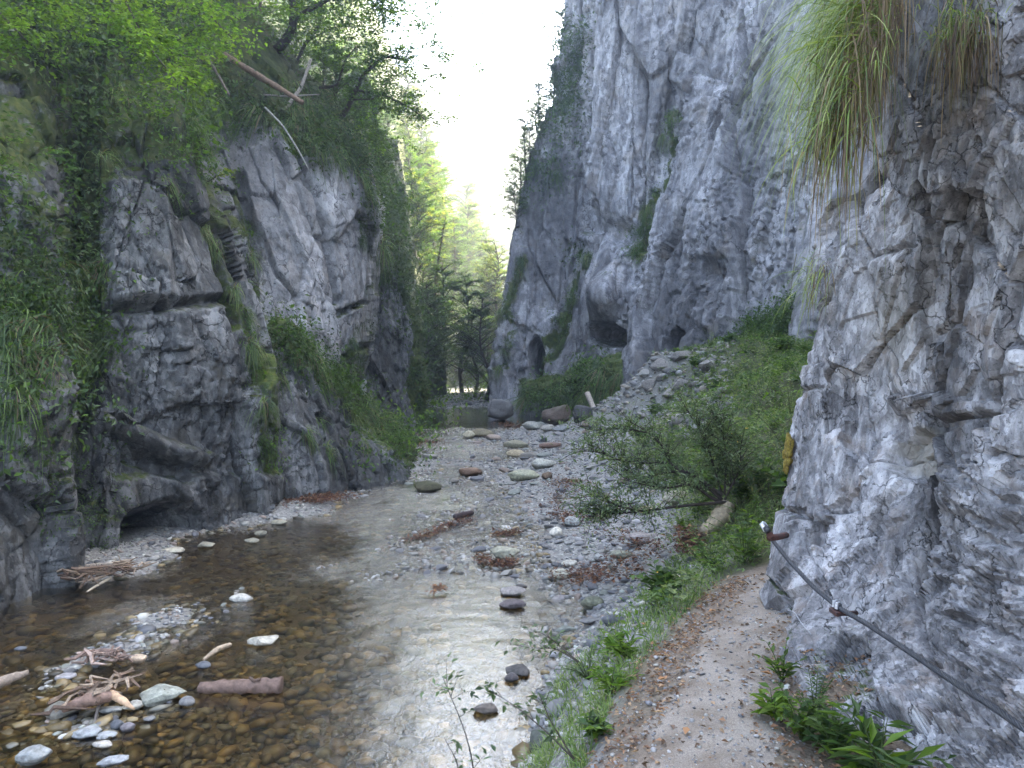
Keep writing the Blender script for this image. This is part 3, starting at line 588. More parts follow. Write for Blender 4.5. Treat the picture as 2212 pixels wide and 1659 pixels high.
def smooth_poly(pts, n):
    pts = np.asarray(pts, float); s = np.concatenate([[0], np.cumsum(np.linalg.norm(np.diff(pts, axis=0), axis=1))]); t = np.linspace(0, s[-1], n)
    o = np.stack([np.interp(t, s, pts[:, k]) for k in range(3)], -1)
    for _ in range(max(1, n // 10)): o[1:-1] = (o[:-2] + 2 * o[1:-1] + o[2:]) / 4
    return o
class Join:
    def __init__(s): s.v = []; s.f = []; s.c = []; s.n = 0
    def add(s, v, f, c):
        v = np.asarray(v, float); f = np.asarray(f)
        if f.shape[1] == 4: f = np.concatenate([f[:, [0, 1, 2]], f[:, [0, 2, 3]]])
        s.v.append(v); s.f.append(f + s.n); s.c.append(np.broadcast_to(np.asarray(c, float), (len(v), 3))); s.n += len(v)
    def tube(s, pts, rad, c, k=6, rough=0.0):
        v, f, cap = tube(pts, rad, k, rough); s.add(v, f, c); s.f.append(cap + s.n - len(v))
    def arr(s): return np.concatenate(s.v), np.concatenate(s.f), np.concatenate(s.c)
    def build(s, name, mat, parent=None, smooth=True, link=True):
        v, f, c_ = s.arr(); return mk(name, v, f, mat, col=c_, parent=parent, smooth=smooth, link=link)
def palette(n, *cs):
    cs = np.array(cs); k = rng.integers(0, len(cs), n); return cs[k] * (1 + rng.normal(0, 0.18, (n, 1))).clip(0.5, 1.6)
def rep(c, k): return np.repeat(c, k, 0)
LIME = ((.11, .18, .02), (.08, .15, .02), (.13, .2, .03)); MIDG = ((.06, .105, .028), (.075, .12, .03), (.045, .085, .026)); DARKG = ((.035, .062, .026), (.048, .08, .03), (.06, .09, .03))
WILLOW = ((.105, .145, .075), (.08, .115, .06), (.16, .2, .12)); YEL = ((.2, .21, .04), (.16, .19, .035))
BARK = (.045, .037, .03); PALEBARK = (.17, .15, .13)

def foliate(J, K, poly, ntw, twl, lpt, ll, lw, cols, flat=0.35, t0=0.15, twr=0.004, bark=BARK, up=0.15, bend=0.15):
    """twigs off a branch line, leaves along the twigs; J takes wood, K takes leaves"""
    poly = np.asarray(poly, float); n = len(poly)
    tt = rng.uniform(t0, 1, ntw) * (n - 1); i = np.minimum(tt.astype(int), n - 2); fr = (tt - i)[:, None]
    o = poly[i] * (1 - fr) + poly[i + 1] * fr; T = unit(poly[i + 1] - poly[i])
    d = unit(T * 0.6 + jit(ntw) * np.array([1, 1, flat]) + np.array([0, 0, up])); l = twl * rng.uniform(0.45, 1.15, ntw)
    e = o + d * l[:, None]; mid = (o + e) / 2 + np.array([0, 0, 1]) * bend * l[:, None] * 0.5
    if J is not None:
        for a, b, c_ in zip(o, mid, e): J.tube([a, b, c_], [twr * 1.4, twr, twr * 0.4], bark, 3)
    lt = rng.uniform(0.15, 1.05, (ntw, lpt, 1)); B = (o[:, None] * (1 - lt) ** 2 + 2 * mid[:, None] * lt * (1 - lt) + e[:, None] * lt ** 2)
    B = B + rng.normal(0, 1, B.shape) * l[:, None, None] * 0.13 * np.array([1, 1, flat + 0.2])
    side = rng.normal(0, 1, (ntw, lpt, 3)) * np.array([1, 1, flat]); D = d[:, None] * 0.5 + side
    N = np.array([0, 0, 1.0]) + rng.normal(0, 0.35, (ntw, lpt, 3)); m = ntw * lpt
    L = ll * rng.uniform(0.6, 1.2, m); v, f = leafmesh(B.reshape(-1, 3), D.reshape(-1, 3), N.reshape(-1, 3), L, L * lw)
    ct = palette(ntw, *cols); c_ = rep(ct, lpt) * (1 + rng.normal(0, 0.15, (m, 1))).clip(0.6, 1.5)
    K.add(v, f, rep(c_, 4))
    return e

def tree_protos(seed, H, spread, nb, cols, leaf=0.11, dens=1.0, conifer=False):
    st = rng.bit_generator.state; J, K = Join(), Join(); r = np.random.default_rng(seed)
    tp = smooth_poly([[0, 0, -0.6]] + [[r.normal(0, 0.03) * H * (z > 0), r.normal(0, 0.03) * H * (z > 0), z * H] for z in (0.0, 0.25, 0.5, 0.75, 1.0)], 14)
    J.tube(tp, np.linspace(0.02 * H, 0.003 * H, 14), BARK if not conifer else (.06, .04, .03), 7, 0.06)
    for b in range(nb):
        h = r.uniform(0.18, 0.98) if not conifer else (b + 0.5) / nb * 0.9 + 0.1
        i = h * 13 * 0.93 + 0.6; i0 = min(int(i), 12); o = tp[i0] * (1 - (i - i0)) + tp[i0 + 1] * (i - i0)
        a = r.uniform(0, 2 * math.pi); ln = spread * ((1 - h) ** 0.6 * 0.9 + 0.25) * r.uniform(0.6, 1.15) if not conifer else spread * (1.05 - h) * r.uniform(0.85, 1.1)
        ri = r.uniform(0.2, 0.7) if not conifer else -0.25
        e = o + np.array([math.cos(a) * ln, math.sin(a) * ln, ri * ln]); m = (o + e) / 2 + np.array([0, 0, (0.14 if not conifer else -0.05) * ln])
        pl = smooth_poly([o, m, e], 7); J.tube(pl, np.linspace(0.0065 * H, 0.0012 * H, 7), BARK, 4)
        foliate(None, K, pl, max(3, int(9 * dens * (ln / spread + 0.3))), 0.34 * spread ** 0.7 * (0.6 if conifer else 1), 16, leaf, 0.6 if not conifer else 0.35, cols, 0.22 if not conifer else 0.12, 0.25)
    return J.build('trunk', MATS['bark'], link=False), K.build('crown', MATS['leaf'], link=False, smooth=False)
TREES = dict(
    beech=[tree_protos(1, 8, 2.6, 38, MIDG, 0.14, 1.5), tree_protos(2, 9, 3.0, 40, MIDG + LIME, 0.15, 1.5), tree_protos(3, 7, 2.8, 34, LIME, 0.13, 1.4)],
    slender=[tree_protos(4, 10, 2.3, 44, LIME + YEL, 0.16, 1.7), tree_protos(5, 11, 2.5, 46, MIDG + YEL, 0.17, 1.7)],
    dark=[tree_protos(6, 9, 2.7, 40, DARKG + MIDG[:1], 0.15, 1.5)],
    conifer=[tree_protos(8, 12, 2.3, 60, DARKG, 0.16, 0.9, True)])
def plant_tree(kind, k, loc, s, rz, label, group=None, name=None, tilt=0.0):
    t = empty(name or {'beech': 'beech_tree', 'slender': 'slender_tree', 'dark': 'dark_tree', 'conifer': 'conifer_tree'}[kind], loc, label, 'tree', group)
    t.rotation_euler = (tilt, tilt * 0.5, rz); t.scale = (s, s, s)
    tr, cr = TREES[kind][k % len(TREES[kind])]
    ob('trunk', tr, t); ob('crown', cr, t)
    return t

# stones
import bmesh
ICO = {}
for sub in (1, 2, 3, 4):
    bm = bmesh.new(); bmesh.ops.create_icosphere(bm, subdivisions=sub, radius=1.0); bm.verts.ensure_lookup_table()
    ICO[sub] = (np.array([v.co[:] for v in bm.verts]), np.array([[v.index for v in f_.verts] for f_ in bm.faces])); bm.free()
def stone_shape(seed, angular=0.3, sub=3, lump=0.22):
    v, f = ICO[sub]; r = np.random.default_rng(seed); v = v.copy()
    v = v * (1 + lump * fbm(v * 1.1 + seed * 7.7, 2, seed))[:, None]
    if angular > 0:
        for _ in range(14):
            n = unit(r.normal(0, 1, 3)); dlim = r.uniform(0.62, 0.92) * (1 - 0.25 * angular); s = v @ n; over = np.clip(s - dlim, 0, None); v = v - n * (over * (0.35 + 0.6 * angular))[:, None]
    v = v * (1 + 0.035 * fbm(v * 5, 3, seed + 3) * (1 + angular))[:, None]
    return v / np.abs(v).max(0), f
def stone_scatter(name, C, dims, col, sub, mat, tilt=0.25):
    V0 = [stone_shape(300 + i, 0.25 if i % 2 else 0.0, sub) for i in range(10)]; J = []; Fs = []; Cs = []; off = 0
    n = len(C); kind = rng.integers(0, 10, n); a = rng.uniform(0, 2 * math.pi, n); tx_, ty_ = rng.normal(0, tilt, n), rng.normal(0, tilt, n)
    for k in range(10):
        m = np.nonzero(kind == k)[0]
        if not len(m): continue
        v, f = V0[k]; q = v[None] * dims[m][:, None]
        q[..., 2] += q[..., 0] * tx_[m][:, None] + q[..., 1] * ty_[m][:, None]
        ca, sa = np.cos(a[m])[:, None], np.sin(a[m])[:, None]
        q = np.stack([q[..., 0] * ca - q[..., 1] * sa, q[..., 0] * sa + q[..., 1] * ca, q[..., 2]], -1) + C[m][:, None]
        J.append(q.reshape(-1, 3)); Fs.append((f[None] + (np.arange(len(m)) * len(v))[:, None, None] + off).reshape(-1, 3)); Cs.append(rep(col[m], len(v))); off += q.shape[0] * q.shape[1]
    return mk(name, np.concatenate(J), np.concatenate(Fs), mat, col=np.concatenate(Cs))
GREYS = ((.18, .175, .175), (.25, .24, .235), (.13, .13, .14), (.27, .26, .235), (.21, .19, .165), (.085, .087, .095), (.34, .325, .29), (.24, .185, .15), (.24, .25, .22))
WETS = ((.12, .085, .035), (.08, .06, .027), (.18, .125, .05), (.07, .06, .035), (.14, .13, .1), (.24, .18, .09), (.045, .035, .02), (.09, .075, .04))

# loose shingle, too many to count
def sample_area(n, y0, y1, x0, x1, pw=1.6):
    u = rng.uniform(0, 1, n); e = 1 - pw; y = (y0 ** e + u * (y1 ** e - y0 ** e)) ** (1 / e)
    return rng.uniform(x0, x1, n), y
x, y = sample_area(60000, 4.2, 45, -9, 6, 1.1)
Ug = 1106 + F * x / y; m = (Ug > -60) & (Ug < 1800); x, y = x[m], y[m]; z = tz(x, y); h = z - zw(y)
green = sstep(0.38, 0.7, z) * (x > 0.5)
keep = (h > -0.035) & (z < 1.4) & (rng.uniform(0, 1, len(x)) > green) & (path_mask(x, y) < 0.05) & (x > np.interp(y, XC[:, 0], XC[:, 1]) + 0.1) & (x < np.interp(y, XR[:, 0], XR[:, 1]) + 0.3)
x, y, z = x[keep][:17000], y[keep][:17000], z[keep][:17000]; n = len(x)
sz = np.maximum(np.exp(rng.normal(math.log(0.021), 0.5, n)), y * 0.0014 * rng.uniform(0.7, 1.6, n)).clip(0, 0.12)
dims = np.stack([sz, sz * rng.uniform(0.6, 0.95, n), sz * rng.uniform(0.3, 0.65, n)], -1)
tag(stone_scatter('shingle', np.stack([x, y, z + dims[:, 2] * 0.25], -1), dims, palette(n, *GREYS), 1, MATS['pebble']), 'small grey and white pebbles of the shingle bar beside the stream', 'shingle', kind='stuff')
x, y = sample_area(34000, 3.6, 30, -9, 2, 1.7); Ug = 1106 + F * x / y; m = (Ug > -60) & (Ug < 1400); x, y = x[m], y[m]; z = tz(x, y); h = z - zw(y); m = (h <= 0.0) & (h > -0.5); x, y, z = x[m][:11000], y[m][:11000], z[m][:11000]; n = len(x)
sz = np.maximum(np.exp(rng.normal(math.log(0.04), 0.5, n)), y * 0.0016 * rng.uniform(0.7, 1.5, n)).clip(0, 0.11)
dims = np.stack([sz, sz * rng.uniform(0.6, 0.95, n), sz * rng.uniform(0.25, 0.5, n)], -1)
tag(stone_scatter('bed_pebbles', np.stack([x, y, z + dims[:, 2] * 0.2], -1), dims, palette(n, *WETS), 1, MATS['wetpebble'], 0.15), 'brown algae coated pebbles lying under the clear shallow water', 'pebbles', kind='stuff')

x, y = sample_area(26000, 7, 32, -6, 1.5, 1.3); z = tz(x, y); h = z - zw(y); m = (x > -2.3 - .14 * (y - 8)) & (h < 0) & (h > -.105) & (fbm(np.stack([x * 1.2, y * .8, 0 * x], -1), 3, 120) > -.12); x, y, z, h = x[m][:1700], y[m][:1700], z[m][:1700], h[m][:1700]; n = len(x)
sz = np.maximum(np.exp(rng.normal(math.log(.035), .35, n)), y * .0019 * rng.uniform(.7, 1.5, n)).clip(0, .1); dims = np.stack([sz, sz * rng.uniform(.6, .95, n), sz * rng.uniform(.35, .6, n)], -1)
tag(stone_scatter('riffle_stones', np.stack([x, y, zw(y) + dims[:, 2] * rng.uniform(-.75, .2, n)], -1), dims, palette(n, (.13, .12, .1), (.2, .19, .17), (.09, .085, .08), (.26, .25, .23), (.16, .12, .085)), 1, MATS['wetpebble']), 'little stones just breaking the surface of the shallow riffle', 'riffle stones', kind='stuff')
x, y = sample_area(30000, 14, 30, 1.5, 8, 1.1); z = tz(x, y); m = (z > 1.0) & (z < 3.6) & (x / y < .3); x, y, z = x[m][:2600], y[m][:2600], z[m][:2600]; n = len(x)
sz = np.exp(rng.normal(math.log(.055), .5, n)).clip(.02, .2); dims = np.stack([sz, sz * rng.uniform(.6, .95, n), sz * rng.uniform(.4, .8, n)], -1)
tag(stone_scatter('rubble', np.stack([x, y, z + dims[:, 2] * .2], -1), dims, palette(n, (.2, .19, .18), (.27, .26, .25), (.14, .135, .13), (.22, .19, .15)), 1, MATS['pebble']), 'broken grey rubble covering the stony slope below the cliff terrace', 'rubble', kind='stuff')

# countable cobbles on the bar and standing out of the shallows
COB = [mk('cobble', *stone_shape(400 + i, (0.35, 0.7, 0.5, 0.95)[i % 4], 3, .35), MATS['stone'], col=np.tile(palette(1, GREYS[i % 9]), (162, 1)), link=False) for i in range(12)]
placed = []
def free(x, y, r):
    return all((x - a) ** 2 + (y - b) ** 2 > (r + c_) ** 2 * 0.8 for a, b, c_ in placed)
def cobbles(n, ufun, label, group, s0, s1, sink=0.3, water=False):
    c_ = 0; tries = 0
    while c_ < n and tries < n * 40:
        tries += 1; U, V = ufun(); p = on_water(U, V) if water else on_ground(U, V, 4, 60)
        if abs(p[0]) > 12: continue
        s = rng.uniform(s0, s1) * max(0.5, p[1] / 12) ** 0.5
        if rng.uniform() < 0.15: s *= 1.5
        if not free(p[0], p[1], s): continue
        if not water and path_mask(p[0], p[1]) > 0.02: continue
        placed.append((p[0], p[1], s)); o = ob('rubble_stone' if 'rubble' in label else 'cobble', COB[int(rng.integers(0, 12))]); tz_ = float(tz(p[0], p[1])[0])
        fl = rng.uniform(0.3, 0.55); o.scale = (s, s * rng.uniform(0.6, 0.95), s * fl); o.rotation_euler = (rng.normal(0, .15), rng.normal(0, .15), rng.uniform(0, 6.28))
        zb = (float(zw(p[1])) - 0.3 * s * fl) if water else tz_
        o.location = (p[0], p[1], zb + s * fl * (0.35 if not water else 0.55)); tag(o, label, 'rubble' if 'rubble' in label else 'cobble', group); c_ += 1

# ------------------------------------------------------------------ boulders and stones one can single out
def boulder(U, V, wpx, hpx, label, col, ang=0.2, where='w', name='stone', seed=None, yaw=0.0, cat='rock', moss=0.0, depth=0.75, group=None):
    seed = seed or int(abs(U) * 7 + abs(V) * 13) % 9973
    p = on_water(U, V) if where == 'w' else on_ground(U, V, 2.5, 80)
    d = p[1]; k = max(0.02, (V - 788) / F); W = wpx * d / F; Dp = W * depth; H = max(0.28 * W, (hpx * d / F - Dp * k) * 0.98)
    v, f = stone_shape(seed, min(1, ang * .8 + .25), 4 if wpx > 40 else 3, .3); v = v * np.array([W / 2, Dp / 2, H * 0.62])
    ca, sa = math.cos(yaw), math.sin(yaw); v = np.stack([v[:, 0] * ca - v[:, 1] * sa, v[:, 0] * sa + v[:, 1] * ca, v[:, 2]], -1)
    c_ = np.array(col)[None] * (1 + 0.3 * fbm(v / W * 5 + seed, 3, seed))[:, None]
    if moss: mm = (sstep(0.2, 0.9, v[:, 2] / (H * 0.62)) * moss * (0.7 + fbm(v / W * 8, 3, 5))).clip(0, 1)[:, None]; c_ = c_ * (1 - mm) + np.array([.05, .065, .015]) * mm
    c_ = c_ * np.array([.76, .73, .67])
    c_ = np.where((v[:, 2] < -0.12 * H)[:, None], c_ * 0.5, c_)          # dark wet band at the water line
    o = mk(name, v, f, MATS['stone'], col=c_.clip(0.01, 0.8)); zb = float(zw(d)) if where == 'w' else p[2]
    o.location = (p[0], p[1] + Dp * 0.45, zb + H * 0.38); placed.append((p[0], p[1] + Dp * .45, W * 0.42)); tag(o, label, cat, group)
    return o
PALE, GREY, BLU, TAN, BRN, GRN, WHT, DRK = (.32, .31, .28), (.2, .2, .21), (.12, .13, .155), (.3, .24, .165), (.17, .12, .085), (.18, .19, .145), (.46, .45, .42), (.08, .075, .075)
B = boulder
B(332, 1528, 104, 74, 'large pale greenish angular boulder beside the splintered driftwood', (.33, .35, .32), 0.9, yaw=.5, name='boulder', depth=.8)
B(282, 1538, 52, 22, 'low white stone touching the foot of the large angular boulder', WHT, .5)
B(112, 1560, 92, 52, 'dark smooth humped boulder under the left end of the splintered driftwood', (.17, .165, .15), .1, name='boulder')
B(396, 1528, 40, 32, 'small rounded grey stone just right of the large angular boulder', GREY, .1)
B(560, 1402, 72, 34, 'pale wedge shaped stone alone in the brown water above the floating log', (.5, .48, .43), .8)
B(368, 1200, 54, 24, 'flat pale oval stone at the foot of the hollow in the left cliff', (.46, .44, .38), .1)
B(515, 1303, 52, 28, 'white crumbly stone awash upstream of the pale wedge shaped stone', (.5, .49, .47), .7)
B(54, 1658, 76, 66, 'large light grey rounded stone at the bottom left corner of the stream', (.3, .32, .34), .2, name='boulder')
B(180, 1598, 62, 42, 'blue grey rounded stone, broadest of the cluster below the driftwood', (.32, .34, .37), .2)
B(222, 1600, 46, 26, 'small blue grey stone squeezed right of the broadest cluster stone', (.33, .35, .38), .1)
B(214, 1620, 46, 22, 'whitish flat stone lowest of the cluster below the driftwood', (.46, .44, .42), .2)
B(228, 1546, 52, 24, 'light blue flat stone between the driftwood and the dark round stone', (.4, .42, .44), .4)
B(246, 1580, 34, 34, 'dark slate coloured stone in the middle of the cluster below the driftwood', BLU, .3)
B(272, 1582, 32, 30, 'plum grey rounded stone right of the dark slate coloured stone', (.22, .2, .22), .1)
B(320, 1560, 30, 20, 'little grey pebble shaped stone under the white low stone', GREY, .1)
B(240, 1655, 70, 30, 'long pale blue slab half awash at the bottom edge near the left', (.34, .36, .4), .5, yaw=.5, depth=.4)
B(434, 1446, 36, 24, 'dark blue grey oval stone below the thin floating stick', BLU, .1)
B(290, 1436, 38, 34, 'white and orange stone against the right end of the ragged wood chunk', (.55, .43, .33), .5)
B(302, 1360, 26, 16, 'small dark rounded stone upstream of the ragged wood chunk', BLU, .1)
B(130, 1475, 48, 26, 'pair like pale mauve stone at the right tip of the grey plank', (.34, .33, .36), .2)
B(38, 1408, 30, 12, 'tiny dark flat stone in the still water near the left cliff', BLU, .2)
B(1090, 1212, 66, 40, 'blocky pale grey stone wrapped by a ring of drift leaves', (.33, .33, .27), .7, name='boulder')
B(1014, 1030, 56, 26, 'reddish brown rounded boulder standing in the riffle', (.22, .14, .1), .1, name='boulder')
B(1135, 1040, 78, 28, 'long low pale olive boulder at the left edge of the shingle bar', (.36, .37, .28), .1, where='g', name='boulder')
B(1183, 1037, 26, 20, 'dark brown stone against the right end of the long pale boulder', BRN, .3, where='g')
B(1176, 1013, 56, 26, 'smooth whitish boulder just above the long pale olive boulder', (.45, .46, .43), .1, where='g', name='boulder')
B(1107, 1290, 60, 36, 'grey flat topped stone carrying a small dark stone in the calm pool', (.28, .26, .26), .4)
B(1126, 1272, 26, 16, 'small dark stone sitting behind the grey flat topped stone', DRK, .2)
B(1108, 1318, 62, 12, 'dark slab barely breaking the surface below the flat topped stone', (.12, .1, .11), .5)
B(1122, 1464, 62, 30, 'dark flat stone in the bright mirror of the pool', DRK, .6)
B(1104, 1474, 34, 28, 'dark egg shaped stone in front of the flat stone in the bright pool', (.1, .09, .1), .1)
B(1048, 1546, 58, 40, 'smooth brown grey tilted stone alone in the bright pool', (.15, .13, .12), .2)
B(1206, 1505, 44, 32, 'dark brown stone at the edge of the pool below the leafy overhang', DRK, .4)
B(1230, 1228, 38, 22, 'bright white rounded stone on the edge of the shingle bar', WHT, .1, where='g')
B(1214, 1256, 44, 32, 'cream rounded stone just below the bright white rounded stone', (.5, .49, .42), .1, where='g')
B(1202, 1162, 32, 30, 'upright white stone with a leafy skirt on the shingle bar', (.65, .63, .58), .6, where='g')
B(1212, 1312, 54, 32, 'mauve grey angular stone where the shingle bar meets the pool', (.27, .25, .26), .5, where='g')
B(1284, 1318, 56, 40, 'olive green rounded boulder at the foot of the grassy path bank', GRN, .1, where='g', name='boulder')
B(1322, 1354, 44, 36, 'dark slate stone below the olive green rounded boulder', BLU, .5, where='g')
B(1276, 1356, 50, 24, 'flat grey stone left of the dark slate stone', GREY, .5, where='g')
B(1345, 1208, 52, 24, 'greenish oval stone with a leaf on the middle of the shingle bar', (.22, .23, .19), .1, where='g')
B(1300, 1215, 40, 26, 'light grey stone left of the greenish oval stone', (.33, .34, .35), .3, where='g')
B(1236, 1140, 46, 30, 'broad pale blue grey stone amid leaf litter on the shingle bar', (.36, .38, .39), .4, where='g')
B(1465, 1092, 62, 38, 'cream boulder half hidden behind the willow branches', (.42, .4, .33), .2, where='g', name='boulder')
B(1400, 1112, 56, 24, 'sandy coloured low boulder under the longest willow branch', TAN, .2, where='g', name='boulder')
B(1392, 1180, 80, 24, 'sunken mauve grey slab under the willow', (.27, .25, .26), .5, where='g', name='boulder')
B(1040, 945, 64, 22, 'brown mossy boulder at the head of the riffle', (.2, .18, .12), .2, name='boulder')
B(1012, 948, 30, 20, 'cream stone leaning against the brown boulder at the head of the riffle', (.5, .47, .36), .6)
B(1112, 972, 60, 26, 'olive domed boulder on the far part of the shingle bar', (.27, .26, .19), .1, where='g', name='boulder')
B(1116, 990, 46, 20, 'sand coloured rounded boulder in front of the olive domed boulder', (.42, .36, .25), .1, where='g', name='boulder')
B(1066, 952, 36, 16, 'pink grey rounded stone near the head of the riffle', (.38, .31, .27), .1, where='g')
B(1150, 930, 46, 22, 'rounded grey boulder on the far edge of the bar below the mossy ledge', (.3, .31, .29), .1, where='g', name='boulder')
B(1186, 932, 36, 18, 'paler rounded boulder next to the leaning log', (.4, .39, .36), .1, where='g', name='boulder')
B(1216, 935, 50, 16, 'flat blue grey rock at the foot of the leaning log', (.27, .29, .31), .4, where='g', name='boulder')
B(1212, 918, 82, 52, 'dark brown boulder in the shade under the mossy ledge', (.13, .1, .085), .5, where='g', name='boulder', moss=.4)
B(1262, 912, 50, 46, 'grey black boulder behind the leaning log', (.1, .1, .11), .6, where='g', name='boulder')
B(1080, 908, 60, 50, 'dark grey undercut boulder in the pool at the corner of the right cliff', (.16, .16, .17), .4, name='boulder')
B(1178, 1650, 74, 110, 'dark wet boulder at the water edge under the path bank', (.1, .11, .1), .5, name='boulder', depth=.9)
B(1482, 1262, 66, 30, 'flat sandy rock edging the grass beside the path', (.36, .32, .24), .3, where='g', name='boulder')
B(1225, 1375, 60, 26, 'submerged looking grey rock on the corner of the pool', (.2, .22, .21), .4, where='g')
B(926, 1063, 70, 22, 'low mossy rock in the stream off the tip of the left rock toe', (.07, .065, .035), .5, name='boulder', moss=.8)
for k_, (U_, V_, w_, h_) in enumerate([(1475, 846, 46, 30), (1436, 802, 60, 30), (1540, 800, 52, 26), (1505, 838, 30, 18), (1455, 862, 42, 22), (1570, 838, 30, 20), (1405, 850, 36, 30), (1432, 830, 34, 20), (1480, 780, 70, 24), (1390, 905, 34, 18), (1355, 925, 30, 18)]):
    B(U_, V_, w_, h_, 'rough grey limestone block in the loose rubble wall below the cliff terrace', (.27, .255, .25), .8, where='g', name='block', seed=60 + k_, group='rubble blocks below the cliff terrace')
for k_, (U_, V_, w_, h_) in enumerate([(560, 1160, 30, 18), (600, 1135, 40, 16), (540, 1175, 36, 14), (655, 1110, 30, 12), (440, 1185, 40, 10)]):
    B(U_, V_, w_, h_, 'crusty pale rock on the little shore under the left cliff', (.3, .29, .24), .6, name='rock', seed=90 + k_, group='crusty rocks on the left shore')
R1 = lambda a, b: float(rng.uniform(a, b))
cobbles(80, lambda: (R1(1170, 1460), R1(1120, 1370)), 'loose rounded cobble on the near part of the shingle bar', 'cobbles on the near bar', .05, .1)
cobbles(60, lambda: (R1(1070, 1420), R1(985, 1120)), 'loose rounded cobble on the middle of the shingle bar', 'cobbles on the middle bar', .07, .14)
cobbles(40, lambda: (R1(920, 1330), R1(905, 985)), 'rounded boulder at the far end of the shingle bar', 'boulders at the far end of the bar', .07, .15)
cobbles(34, lambda: (lambda t: (560 - 470 * t + R1(-25, 25), 1275 + 200 * t + R1(-20, 20)))(R1(0, 1)), 'small cobble in the emergent strip of stones in the stream', 'cobbles of the emergent strip', .035, .06, water=True)
cobbles(24, lambda: (R1(820, 1160), R1(985, 1250)), 'half drowned cobble breaking the surface of the riffle', 'cobbles in the riffle', .06, .12, water=True)
cobbles(12, lambda: (R1(1150, 1290), R1(1380, 1620)), 'dark cobble at the water edge below the path bank', 'cobbles below the path bank', .05, .09)
cobbles(60, lambda: (R1(1370, 1570), R1(775, 915)), 'small rubble stone on the stony slope below the cliff terrace', 'rubble stones below the terrace', .06, .16)
cobbles(36, lambda: (R1(905, 1045), R1(868, 900)), 'pale boulder in the distant stream bed where the gorge bends', 'boulders at the bend', .07, .15)

# ------------------------------------------------------------------ driftwood and logs
def log(pts, rad, label, col, name='log', rough=0.05, k=10, n=16, cat='driftwood', knots=0):
    c0 = np.mean(pts, 0); p = smooth_poly(np.array(pts) - c0, n); r = np.interp(np.linspace(0, 1, n), np.linspace(0, 1, len(rad)), rad)
    J = Join(); J.tube(p, r * (1 + rng.normal(0, .05, n)), col, k, rough)
    for _ in range(knots): i = int(rng.integers(2, n - 2)); dd = unit(rng.normal(0, 1, 3) + [0, 0, .6]); J.tube([p[i], p[i] + dd * r[i] * 2.2], [r[i] * .35, r[i] * .2], np.array(col) * .8, 5)
    o = J.build(name, MATS['wood']); o.location = c0; return tag(o, label, cat)
W0 = lambda U, V, dz=0.0: PZ(U, V, dz)
log([W0(432, 1487, .03), W0(500, 1483, .05), W0(608, 1480, .06)], [.045, .05, .055, .062], 'reddish brown barkless log lying in the brown shallows', (.15, .1, .08), knots=3, rough=.09, n=24)
log([W0(-60, 1500, .05), W0(10, 1470, .08), W0(62, 1452, .1)], [.05, .055, .04, .02], 'grey weathered plank of wood sticking in from the left edge of the stream', (.24, .19, .15), name='plank')
def splinters(pts, n, ln, r, label, cols, name='driftwood_pile', spread=0.12, dz=0.05, base=None):
    t = empty(name, pts[0], label, 'driftwood'); J = Join(); P0 = np.array(pts)
    for i in range(n):
        u = rng.uniform(0, 1); j = min(int(u * (len(P0) - 1)), len(P0) - 2); o = P0[j] + (P0[j + 1] - P0[j]) * (u * (len(P0) - 1) - j) - P0[0] + rng.normal(0, spread, 3) * [1, 1, .25] + [0, 0, dz]
        ax = unit(P0[-1] - P0[0] + rng.normal(0, .75, 3) * np.linalg.norm(P0[-1] - P0[0])) * [1, 1, .4]; l = ln * rng.uniform(.4, 1.1)
        J.tube([o - ax * l / 2, o - ax * l * .2 + rng.normal(0, .025, 3) * l * 2, o + rng.normal(0, .03, 3) * l * 2, o + ax * l / 2], [r * rng.uniform(.2, .8), r * rng.uniform(.5, 1.1), r * rng.uniform(.4, 1), r * .2], np.array(cols[int(rng.integers(0, len(cols)))]) * rng.uniform(.7, 1.3), 4)
    J.build('sticks', MATS['wood'], t, smooth=False); return t
WC = ((.15, .1, .07), (.25, .19, .14), (.09, .06, .045), (.19, .14, .1))
splinters([W0(150, 1530, .1), W0(230, 1500, .12), W0(285, 1480, .1)], 26, .4, .02, 'splintered orange brown driftwood heap left of the large angular boulder', WC, dz=.06, spread=.05)
log([W0(135, 1530, .1), W0(190, 1512, .14), W0(250, 1502, .14)], [.03, .045, .05, .03], 'thick dark broken branch lying on the humped boulder', (.2, .13, .1), name='branch')
log([W0(225, 1490, .16), W0(262, 1512, .13), W0(290, 1532, .08)], [.015, .03, .026, .008], 'pale orange split board across the driftwood heap', (.45, .3, .19), name='board')
log([W0(222, 1500, .12), W0(212, 1530, .06), W0(205, 1560, .0)], [.016, .012, .01], 'forked grey stick dangling from the driftwood heap', (.2, .17, .15), name='stick')
splinters([W0(192, 1425, .06), W0(232, 1425, .08), W0(272, 1432, .06)], 30, .34, .018, 'ragged bark covered wood chunk on the strip of stones', ((.22, .15, .12), (.3, .22, .18), (.15, .1, .08)), name='wood_chunk', spread=.035)
log([W0(440, 1425, .02), W0(470, 1402, .04), W0(498, 1392, .03)], [.012, .025, .018], 'thin pale stick floating left of the pale wedge shaped stone', (.36, .28, .2), name='stick')
splinters([W0(160, 1252, .12), W0(220, 1240, .14), W0(285, 1232, .12)], 60, .5, .018, 'red brown pile of sticks and drift on the left shore', WC, spread=.09)
log([W0(185, 1222, .2), W0(240, 1218, .22), W0(275, 1210, .22)], [.018, .02, .015], 'straight grey stick on top of the left shore drift pile', (.3, .25, .2), name='stick')
log([W0(188, 1278, .02), W0(215, 1262, .06), W0(240, 1248, .1)], [.01, .018, .016], 'pale stick poking from the left shore pile into the water', (.42, .35, .26), name='stick')
pa, pb = on_ground(1302, 930, 10), None
